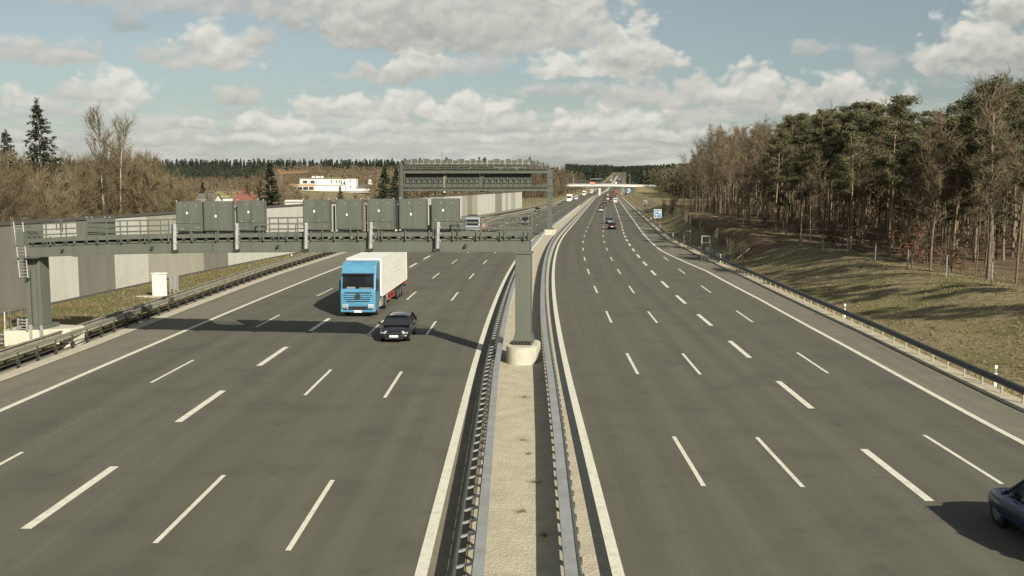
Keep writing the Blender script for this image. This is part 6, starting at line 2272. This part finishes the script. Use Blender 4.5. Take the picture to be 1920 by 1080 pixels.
def vehicles():
    Z = .012
    # the two that matter: lorry and black car coming towards us
    Y = 68.2
    lorry('blue cab lorry with a long white box trailer coming under the near gantry', ('lorryblue', (.075, .225, .345), .0), 'white', (R0(Y) - 14.15, Y, Z), math.pi + heading(78), True)
    Y = 57.2 + 4.3 / 2 - .2
    car('black car in front of the blue lorry, just past the gantry shadow', ('black', (.012, .013, .015), .2), (R0(Y) - 10.0, Y, Z), math.pi + heading(Y), 'hatch', True)
    # nearest car, cut by the right edge
    car('dark blue car cut off by the right edge of the picture', ('navy', (.015, .032, .09), .2), (14.38, 24.6, Z), heading(24.5) - .01, 'suv', True)
    # oncoming traffic behind the gantry
    Y = 173.5
    lorry('silver cab lorry with a red open trailer seen over the walkway of the near gantry', ('silver', (.42, .44, .45), .5), 'red', (at_px(888, 444)[0] - .2, Y, Z), math.pi + heading(190), False, trailer='flat', length=14)

    def onc(px, py, lb, col, kind):
        x, y = at_px(px, py)
        return car(lb, col, (x, y + 2.2, Z), math.pi + heading(y), kind, False)
    onc(986, 421, 'dark suv coming towards us, seen under the far gantry', ('darkgrey', (.03, .032, .033), .3), 'suv')
    onc(1008, 397.0, 'black car left of the far gantry post near the noise wall end', ('black', (.012, .013, .015), .2), 'hatch')
    onc(1033, 400.5, 'dark car half hidden by the far gantry post', ('darkgrey', (.03, .032, .033), .3), 'sedan')
    for px, py, lb, ln in ((1067, 379.0, 'white lorry nearest to us in the far left lanes', 15), (1095, 367.3, 'white lorry before the overpass left of the bridge pier', 15), (1109, 362.8, 'white lorry farthest back under the left end of the overpass', 15)):
        x, y = at_px(px, py)
        lorry(lb, ('white', (.60, .60, .57), .0), 'white', (x, y, Z), math.pi + heading(y), False, length=ln)
    x, y = at_px(1081, 374.8)
    van('white van coming towards us beside the white lorry', ('white', (.60, .60, .57), .0), (x, y + 2.6, Z), math.pi + heading(y))
    # outbound traffic, seen from behind
    def outb(px, py, lb, col, kind):
        x, y = at_px(px, py)
        return car(lb, col, (x, y + 2.2, Z), heading(y), kind, False)
    outb(1149.5, 430.5, 'black car with a pale number plate driving away in the middle right lane', ('black', (.012, .013, .015), .2), 'estate')
    outb(1144.5, 420.0, 'dark blue car just ahead of the black car in the right lanes', ('petrol', (.035, .075, .13), .3), 'estate')
    outb(1127.5, 397.3, 'silver grey car at the tail of the queue in the fast lane', ('silver', (.30, .30, .29), .5), 'estate')
    outb(1129, 389.5, 'dark car directly ahead of the silver grey car', ('darkgrey', (.03, .032, .033), .3), 'hatch')
    outb(1134.5, 386.5, 'dark car with a bright plate to the right of the queue tail', ('black', (.012, .013, .015), .2), 'sedan')
    outb(1134, 380.5, 'dark grey car midway along the queue', ('slate', (.07, .075, .08), .4), 'hatch')
    outb(1140.3, 375.0, 'white car in the queue left of the dark lorry', ('white', (.60, .60, .57), .0), 'hatch')
    outb(1136.5, 371.5, 'dark car ahead of the white car in the queue', ('darkgrey', (.03, .032, .033), .3), 'estate')
    outb(1140, 367.0, 'second white car further up the queue', ('white', (.60, .60, .57), .0), 'sedan')
    outb(1128.5, 369.5, 'dark car alone in the fast lane before the bridge pier', ('slate', (.07, .075, .08), .4), 'sedan')
    outb(1134.5, 363.5, 'dark car far up the fast lane beside the pier', ('black', (.012, .013, .015), .2), 'hatch')
    outb(1146.5, 378.5, 'brown car behind the dark lorry', ('brown', (.10, .06, .045), .3), 'hatch')
    x, y = at_px(1154.5, 381)
    van('white van driving away on the right of the dark lorry', ('white', (.60, .60, .57), .0), (x, y + 2.75, Z), heading(y))
    for px, py, lb, bx, cc in ((1149.5, 373.6, 'dark brown lorry at the head of the brown car', 'load_brown', ('brown', (.10, .06, .045), .3)), (1151.5, 366.3, 'white lorry ahead of the dark brown lorry', 'white', ('white', (.60, .60, .57), .0)), (1159.5, 365.2, 'red lorry in the right lane beside the white lorry', 'red', ('redcab', (.35, .04, .03), .0))):
        if bx == 'load_brown' and bx not in M:
            M[bx] = mat('brown_tarpaulin', (.055, .035, .028), .7)
        x, y = at_px(px, py)
        lorry(lb, cc, bx, (x, y + 14, Z), heading(y), False, length=14)
    # beyond the overpass
    for px, py, lb in ((1147, 355.5, 'white car small and far beyond the overpass'), (1143.5, 358.0, 'dark car small and far just under the overpass')):
        x, y = at_px(px, py)
        car(lb, ('white', (.60, .60, .57), .0) if 'white' in lb else ('black', (.012, .013, .015), .2), (x, y, zr(y) + Z), heading(y), 'suv', False)
    # cars and lorries on the climbing road
    for i, (Y, s, lb, c) in enumerate(((1850, -8, 'white lorry high on the far hill road', 0), (2150, -12, 'pale lorry at the top of the far hill road', 1), (1600, 5, 'white lorry low on the far hill road', 0), (1900, 8, 'grey lorry on the right lanes of the far hill road', 1))):
        lorry(lb, ('white', (.60, .60, .57), .0) if not c else ('silver', (.30, .30, .29), .5), 'white' if not c else 'railgrey', (R0(Y) + s, Y, zr(Y) + .02), heading(Y) + (math.pi if s < 0 else 0), False, group='lorries on the far hill')
    # orange lorry on the bridge
    Y = 797
    x0, z0 = at3(1106, 345.5, Y); x1, z1 = at3(1115.5, 340, Y)
    g = lorry('orange lorry crossing the overpass', ('orangecab', (.60, .14, .03), .0), 'orange', (x1 + .6, Y, 8.76), -math.pi / 2, False, length=8.5)
    g.scale = (.55, .55, .55)


vehicles()
